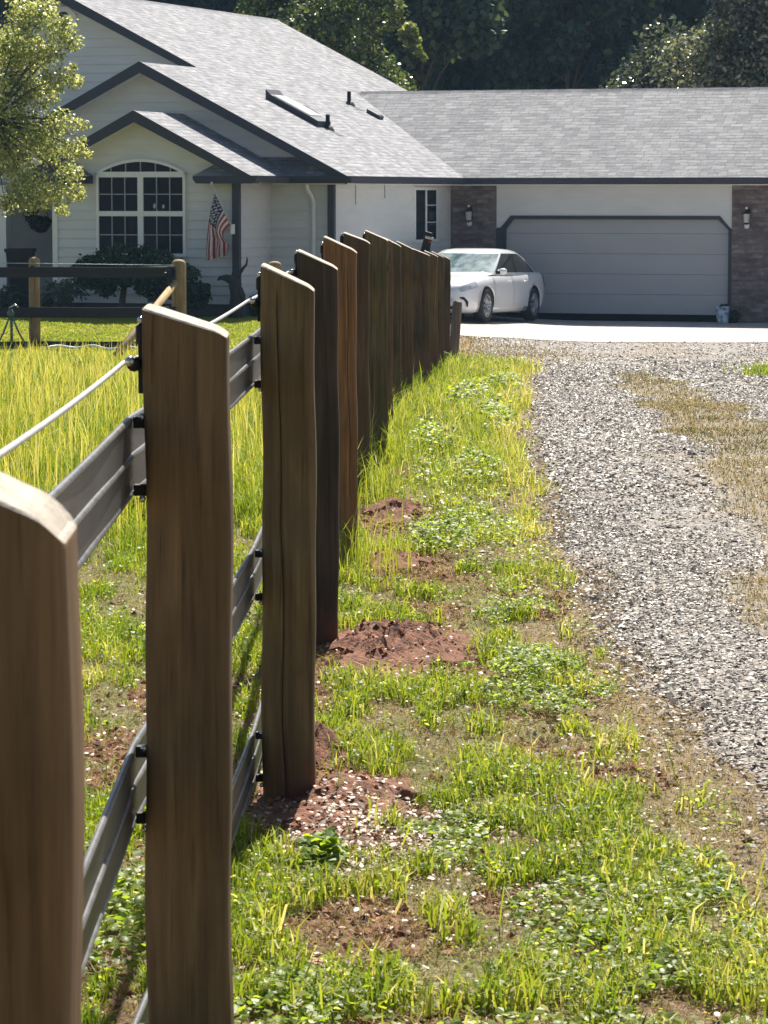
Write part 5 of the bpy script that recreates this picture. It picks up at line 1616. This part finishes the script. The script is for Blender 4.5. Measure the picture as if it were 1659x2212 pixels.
# ------------------------------------------------------------------ car
def build_car():
    fa = P(1049, 694, 61.7)
    ang = R(22); fw = Vector((-math.sin(ang), -math.cos(ang), 0)); lf = Vector((math.cos(ang), -math.sin(ang), 0))
    S = .97
    ctr = Vector((fa.x, 61.7, 0)) - lf * (.86 * S) - fw * (1.39 * S)
    zg = gzf(ctr.x, ctr.y) + .02
    C_ = empty('sedan_car', (ctr.x, ctr.y, zg), 'white four door sedan parked nose out before the garage', 'car', rz=math.atan2(fw.y, fw.x))
    C_.scale = (S, S, S); C_.rotation_euler = (0, R(-1.3), math.atan2(fw.y, fw.x)); C_.location.z -= .03
    stn = [  # x, half width, z bottom, z top
        (2.44, .42, .34, .60), (2.40, .62, .26, .66), (2.30, .76, .21, .73), (2.12, .845, .19, .79), (1.9, .885, .18, .835), (1.6, .905, .18, .88), (1.3, .91, .18, .905),
        (1.0, .912, .18, .93), (.7, .914, .18, .945), (.3, .915, .18, .955), (-.2, .915, .18, .965), (-.7, .914, .18, .975), (-1.1, .912, .18, .985), (-1.4, .908, .18, .995), (-1.7, .895, .19, 1.005),
        (-2.0, .865, .21, 1.01), (-2.2, .83, .25, 1.0), (-2.34, .76, .3, .97), (-2.41, .66, .36, .88), (-2.44, .5, .42, .76)]

    def sect(x, w, zb0, zt):
        h = zt - zb0
        half = [(0, zb0), (w * .8, zb0), (w * .93, zb0 + .03), (w * .975, zb0 + .12), (w, zb0 + h * .42), (w * .995, zb0 + h * .6), (w * .972, zb0 + h * .78), (w * .95, zb0 + h * .88), (w * .90, zb0 + h * .955), (w * .80, zt + .004), (w * .55, zt + .022), (w * .28, zt + .032), (0, zt + .036)]
        return [(x, y, z) for y, z in half] + [(x, -y, z) for y, z in half[-2:0:-1]]
    secs = [sect(*s) for s in stn]; n = len(secs[0])
    mb = MB(); vs = [q for s in secs for q in s]
    fs = [(i * n + k, i * n + (k + 1) % n, (i + 1) * n + (k + 1) % n, (i + 1) * n + k) for i in range(len(secs) - 1) for k in range(n)]
    fs += [tuple(range(n - 1, -1, -1)), tuple((len(secs) - 1) * n + k for k in range(n))]
    mb.add(vs, fs, 0, True)
    body = mb.build('body', [M['paint'], M['black']], C_)
    # wheel arches cut out
    wx = (1.40, -1.375)
    cut = MB()
    for x in wx:
        cut.tube([(x, -1.2, .335), (x, 1.2, .335)], .385, 28)
    cu = cut.build('arch_cutter', M['black'])
    cu.matrix_world = Matrix()
    bo = body.modifiers.new('arches', 'BOOLEAN'); bo.operation = 'DIFFERENCE'; bo.object = cu; bo.solver = 'EXACT'
    body.parent = None
    dg = bpy.context.evaluated_depsgraph_get(); dg.update()
    me = bpy.data.meshes.new_from_object(body.evaluated_get(dg))
    body.modifiers.clear(); body.data = me; body.parent = C_
    bpy.data.objects.remove(cu)
    # wheel wells
    ww = MB(); ww.box((1.0, -.70, .2), (1.8, .70, .74)); ww.box((-1.78, -.70, .2), (-.98, .70, .74)); ww.box((-2.0, -.6, .17), (2.0, .6, .25)); ww.build('underbody', M['black'], C_)

    # greenhouse
    NS, NE = 16, 10

    def outline(xf, xr, hw, z, bow):
        pts = []
        for k in range(NS):                                  # left side, front to rear
            t = k / NS; x = xf + (xr - xf) * t
            pts.append((x, hw * (1 - .07 * abs(2 * t - .9) ** 3), z))
        for k in range(NE):                                  # rear, left to right
            t = k / NE; y = hw * .93 * (1 - 2 * t)
            pts.append((xr - bow * 1.1 * (1 - (1 - 2 * t) ** 2), y, z))
        for k in range(NS):
            t = 1 - k / NS; x = xf + (xr - xf) * t
            pts.append((x, -hw * (1 - .07 * abs(2 * t - .9) ** 3), z))
        for k in range(NE):
            t = k / NE; y = -hw * .95 * (1 - 2 * t)
            pts.append((xf + bow * (1 - (1 - 2 * t) ** 2), y, z))
        return pts
    lv = [(1.02, -2.02, .835, .93, .20), (.90, -1.86, .825, .985, .20), (.62, -1.60, .785, 1.12, .19), (.34, -1.34, .735, 1.25, .17), (.10, -1.08, .685, 1.355, .15),
          (-.02, -.92, .645, 1.405, .13), (-.12, -.78, .58, 1.435, .10), (-.24, -.64, .44, 1.456, .06), (-.34, -.54, .2, 1.464, .03)]
    rings = [outline(*l) for l in lv]; m = len(rings[0])

    def pane(name, mat, ks, i0, i1, off=0.004):
        pb_ = MB(); g = []
        for i in range(i0, i1 + 1):
            for k in ks:
                q = Vector(rings[i][k % m]); cen = Vector((-.4, 0, .9)); d = (q - cen); d.z *= .6
                g.append(q + d.normalized() * off)
        w = len(ks)
        pb_.add(g, [(i * w + k, i * w + k + 1, (i + 1) * w + k + 1, (i + 1) * w + k) for i in range(i1 - i0) for k in range(w - 1)], 0, True)
        return pb_.build(name, mat, C_)
    gh = MB(); gh.add([q for r_ in rings for q in r_], [(i * m + k, i * m + (k + 1) % m, (i + 1) * m + (k + 1) % m, (i + 1) * m + k) for i in range(len(rings) - 1) for k in range(m)] + [tuple((len(rings) - 1) * m + k for k in range(m))], 0, True)
    gh.build('roof', M['paint'], C_)
    f0 = 2 * NS + NE
    pane('windshield', M['wshield'], list(range(f0 + 0, f0 + NE + 1)), 1, 4, .005)
    pane('rear_window', M['cglass'], list(range(NS + 0, NS + NE + 1)), 1, 4, .005)
    for s0 in (0, NS + NE):
        rng = list(range(s0 + 1, s0 + NS))
        if s0: rng = rng[::-1]
        pane('window_trim', M['black'], rng, 1, 4, .004)
        pane('side_window', M['cglass'], rng[0:7], 1, 4, .008); pane('side_window', M['cglass'], rng[7:14], 1, 4, .008)
    # wheels
    for x in wx:
        for sgn in (1, -1):
            t = MB(); yc = sgn * .80
            t.lathe([(.225, -.10), (.27, -.108), (.315, -.1), (.335, -.07), (.336, .07), (.315, .1), (.27, .108), (.225, .1), (.225, -.1)], (x, yc, .336), 36, axis='y'); 
            W = bpy.data.objects.new('wheel', None); link(W, C_)
            t.build('tyre', M['tyre'], W)
            r_ = MB(); yo = yc + sgn * .095
            r_.lathe([(.228, 0), (.225, sgn * .006), (.205, -sgn * .0), (.2, -sgn * .03)], (x, yo, .336), 36, axis='y')
            r_.lathe([(0, sgn * .004), (.055, 0), (.06, -sgn * .02)], (x, yo, .336), 20, axis='y')
            for k in range(10):
                w = 2 * math.pi * k / 10
                for dw in (-.07, .07):
                    a1 = w + dw * .5; a2 = w + dw * 1.6
                    p0 = Vector((x + .05 * math.cos(a1), yo - sgn * .004, .336 + .05 * math.sin(a1))); p1 = Vector((x + .21 * math.cos(a2), yo - sgn * .002, .336 + .21 * math.sin(a2)))
                    r_.tube([p0, p1], [.014, .01], 6)
            r_.build('rim', M['rim'], W)
            h = MB(); h.lathe([(0, 0), (.2, 0)], (x, yc + sgn * .04, .336), 24, axis='y'); h.build('hub', M['tyre'], W)

    # panels copied off the body skin, standing a few mm proud
    def skin(name, mat, xa, xb, ka, kb, off, sgn, parent=C_, nn=8):
        g = []; pb_ = MB(); cols = list(range(ka, kb + 1))
        xs_ = [s[0] for s in stn]
        for i in range(nn + 1):
            x = xa + (xb - xa) * i / nn
            w = float(np.interp(-x, [-a for a in xs_], [s[1] for s in stn])); zb0 = float(np.interp(-x, [-a for a in xs_], [s[2] for s in stn])); zt = float(np.interp(-x, [-a for a in xs_], [s[3] for s in stn]))
            sc = sect(x, w, zb0, zt)
            for k in cols: q = sc[k]; g.append((q[0] + (off * .6 if xa > 2 else 0), sgn * (q[1] + off), q[2] + (off if k >= 9 else 0)))
        w_ = len(cols)
        pb_.add(g, [(i * w_ + k, i * w_ + k + 1, (i + 1) * w_ + k + 1, (i + 1) * w_ + k) for i in range(nn) for k in range(w_ - 1)], 0, True)
        return pb_.build(name, mat, parent)
    for sgn in (1, -1):
        for (xa, xb) in ((.98, -.08), (-.10, -.98)):
            d = skin('door', M['paint'], xa, xb, 3, 8, .006, sgn)
            hb = MB(); xh = xb + .22; hb.tube([(xh - .09, sgn * .905, .80), (xh - .05, sgn * .935, .805), (xh + .05, sgn * .935, .805), (xh + .09, sgn * .905, .80)], .014, 8); hb.build('handle', M['paint'], d)
        skin('headlight', M['head'], 2.34, 1.86, 6, 8, .008, sgn)
        skin('tail_light', M['tail'], -2.14, -2.40, 5, 8, .008, sgn)
        fg = MB(); fg.tube([(2.37, sgn * .60, .5), (2.30, sgn * .73, .48), (2.25, sgn * .79, .40), (2.26, sgn * .80, .31)], [.022, .036, .03, .010], 8); fg.build('bumper_slot', M['black'], C_)
        ml = MB(); ml.lathe([(.0, -.09), (.035, -.085), (.062, -.03), (.066, .03), (.045, .08), (0, .09)], (.78, sgn * .98, 1.0), 12, axis='y'); mo = ml.build('side_mirror', M['paint'], C_)
        st2 = MB(); st2.tube([(.84, sgn * .86, .98), (.80, sgn * .95, .99)], [.035, .04], 8); st2.build('mirror_stem', M['black'], mo)
    gr = MB(); gr.box((2.36, -.5, .40), (2.447, .5, .56)); gr.box((2.36, -.62, .27), (2.43, .62, .33)); gr.build('grille', M['black'], C_, bevel=.02)


build_car()

# ------------------------------------------------------------------ woods behind
def woods():
    n = 90000
    x = RNG.uniform(-30, 34, n); z = RNG.uniform(-1, 15, n)
    bulge = fbm(x * .45 + 3, z * .35, 91, 4)
    y = 101 + 5.0 * (bulge - .5) * 2 + RNG.exponential(1.6, n) + .18 * z
    c = np.stack([x, y, z], 1)
    nr = RNG.normal(0, 1, (n, 3)); nr[:, 1] -= .5; nr[:, 2] += .7; nr /= np.linalg.norm(nr, axis=1)[:, None]
    V, T, A = leaves_arrays(c, nr, RNG.uniform(.12, .34, n), np.clip(RNG.normal(.45, .25, n), 0, 1), .7)
    # deep inner layer
    x = RNG.uniform(-36, 40, 30000); z = RNG.uniform(-1, 17, 30000); y = RNG.uniform(106, 112, 30000)
    c = np.stack([x, y, z], 1); nr = RNG.normal(0, 1, (30000, 3)); nr[:, 1] -= 1.2; nr /= np.linalg.norm(nr, axis=1)[:, None]
    V2_, T2_, A2_ = leaves_arrays(c, nr, RNG.uniform(.35, .75, 30000), RNG.uniform(0, .4, 30000), .8)
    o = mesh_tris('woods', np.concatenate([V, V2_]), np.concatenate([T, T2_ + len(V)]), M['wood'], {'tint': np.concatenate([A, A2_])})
    tag(o, 'dark mass of woodland filling the space behind the house', 'woods', kind='stuff')


woods()
BT = [('sunny_tree', 700, 80, 'dark leafy tree with sunlit yellow green leaves just behind the main roof ridge', M['litleaf'], (2.1, 1.4, 2.3), 5.4, 8500, 1, (.32, .36)),
      ('glossy_tree', 1610, 79, 'tree with pale glinting leaves at the right end behind the garage', M['greyleaf'], (1.5, 1.3, 2.4), 5.3, 7500, 2, (.65, .3)),
      ('brown_tinged_tree', 1430, 81, 'smaller brownish grey leafy tree behind the garage roof, right of centre', M['greyleaf'], (1.1, 1.0, 1.3), 4.2, 3800, 3, (.35, .25)),
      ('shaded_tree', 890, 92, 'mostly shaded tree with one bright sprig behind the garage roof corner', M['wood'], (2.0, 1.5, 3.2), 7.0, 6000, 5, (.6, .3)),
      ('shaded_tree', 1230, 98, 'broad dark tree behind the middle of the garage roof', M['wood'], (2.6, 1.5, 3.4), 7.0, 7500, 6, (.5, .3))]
for (nm, pxc, Y, lab, mat, cr, cz, nl, sd, tn) in BT:
    a, _ = ray(pxc, 100); x = a * Y
    tree(nm, (x, Y, gzf(x, Y)), lab, 'tree', (x, Y, cz), cr, 34, (.5, 1.0), int(nl * (4.2 if Y < 85 else 1.7)), ((.035, .085) if Y < 85 else (.08, .19)), mat, .11, 1, tint=tn, seed=sd, group='trees behind the house', squash=(1, 1, .85))
# sprig on the shaded tree, sunlight put into its leaf colour
sp_t = [o for o in bpy.data.objects if o.name == 'shaded_tree'][0]
cs = [tuple(P(px, py, 86)) for (px, py) in ((870, 75), (885, 65), (895, 85), (905, 110), (915, 125), (880, 90))]
c, nr, r_ = leaf_cloud(cs, [.16, .2, .16, .12, .1, .1], 420, (.05, .11), shell=.1)
V, T, A = leaves_arrays(c, nr, r_, RNG.uniform(.6, 1, len(c))); mesh_tris('sprig', V, T, M['litleaf'], {'tint': A}, sp_t, origin=sp_t.location)

# ------------------------------------------------------------------ light
EL, AZ = R(51), R(9)
sd = Vector((math.sin(AZ) * math.cos(EL), math.cos(AZ) * math.cos(EL), math.sin(EL)))
sun_d = bpy.data.lights.new('sun', 'SUN'); sun_d.energy = 5.0; sun_d.angle = R(.53); sun_d.color = (1, .945, .85)
sun = bpy.data.objects.new('sun', sun_d); link(sun); sun.rotation_euler = sd.to_track_quat('Z', 'Y').to_euler()
w = bpy.data.worlds.new('World'); SC.world = w; w.use_nodes = True
nt = w.node_tree
for n_ in list(nt.nodes): nt.nodes.remove(n_)
sk = nt.nodes.new('ShaderNodeTexSky'); sk.sky_type = 'NISHITA'; sk.sun_disc = False; sk.sun_elevation = EL; sk.sun_rotation = AZ
sk.air_density = 1.0; sk.dust_density = 1.0; sk.ozone_density = 1.0
bg = nt.nodes.new('ShaderNodeBackground'); bg.inputs[1].default_value = .055
wo = nt.nodes.new('ShaderNodeOutputWorld')
nt.links.new(sk.outputs[0], bg.inputs[0]); nt.links.new(bg.outputs[0], wo.inputs[0])
SC.view_settings.view_transform = 'Standard'; SC.view_settings.look = 'None'; SC.view_settings.exposure = 1.03; SC.view_settings.gamma = 1
SC.render.engine = 'CYCLES'
SC.cycles.max_bounces = 8; SC.cycles.diffuse_bounces = 4; SC.cycles.transmission_bounces = 4
SC.cycles.use_denoising = True
SC.cycles.sample_clamp_indirect = 6

# ------------------------------------------------------------------ thin blue haze, added to lift the dark woods
mb = MB(); mb.box((-430, -75, -4), (430, 830, 30)); hz = mb.build('haze', [])
m = bpy.data.materials.new('thin_blue_haze'); m.use_nodes = True; nt = m.node_tree
for n_ in list(nt.nodes): nt.nodes.remove(n_)
ho = nt.nodes.new('ShaderNodeOutputMaterial'); pv = nt.nodes.new('ShaderNodeVolumePrincipled')
pv.inputs['Color'].default_value = (.45, .72, 1.0, 1); pv.inputs['Density'].default_value = .0003; pv.inputs['Anisotropy'].default_value = 0.0
nt.links.new(pv.outputs[0], ho.inputs['Volume']); hz.data.materials.append(m)
tag(hz, 'thin pale blue haze added in the air before the trees', 'haze', kind='stuff')
SC.cycles.volume_bounces = 0
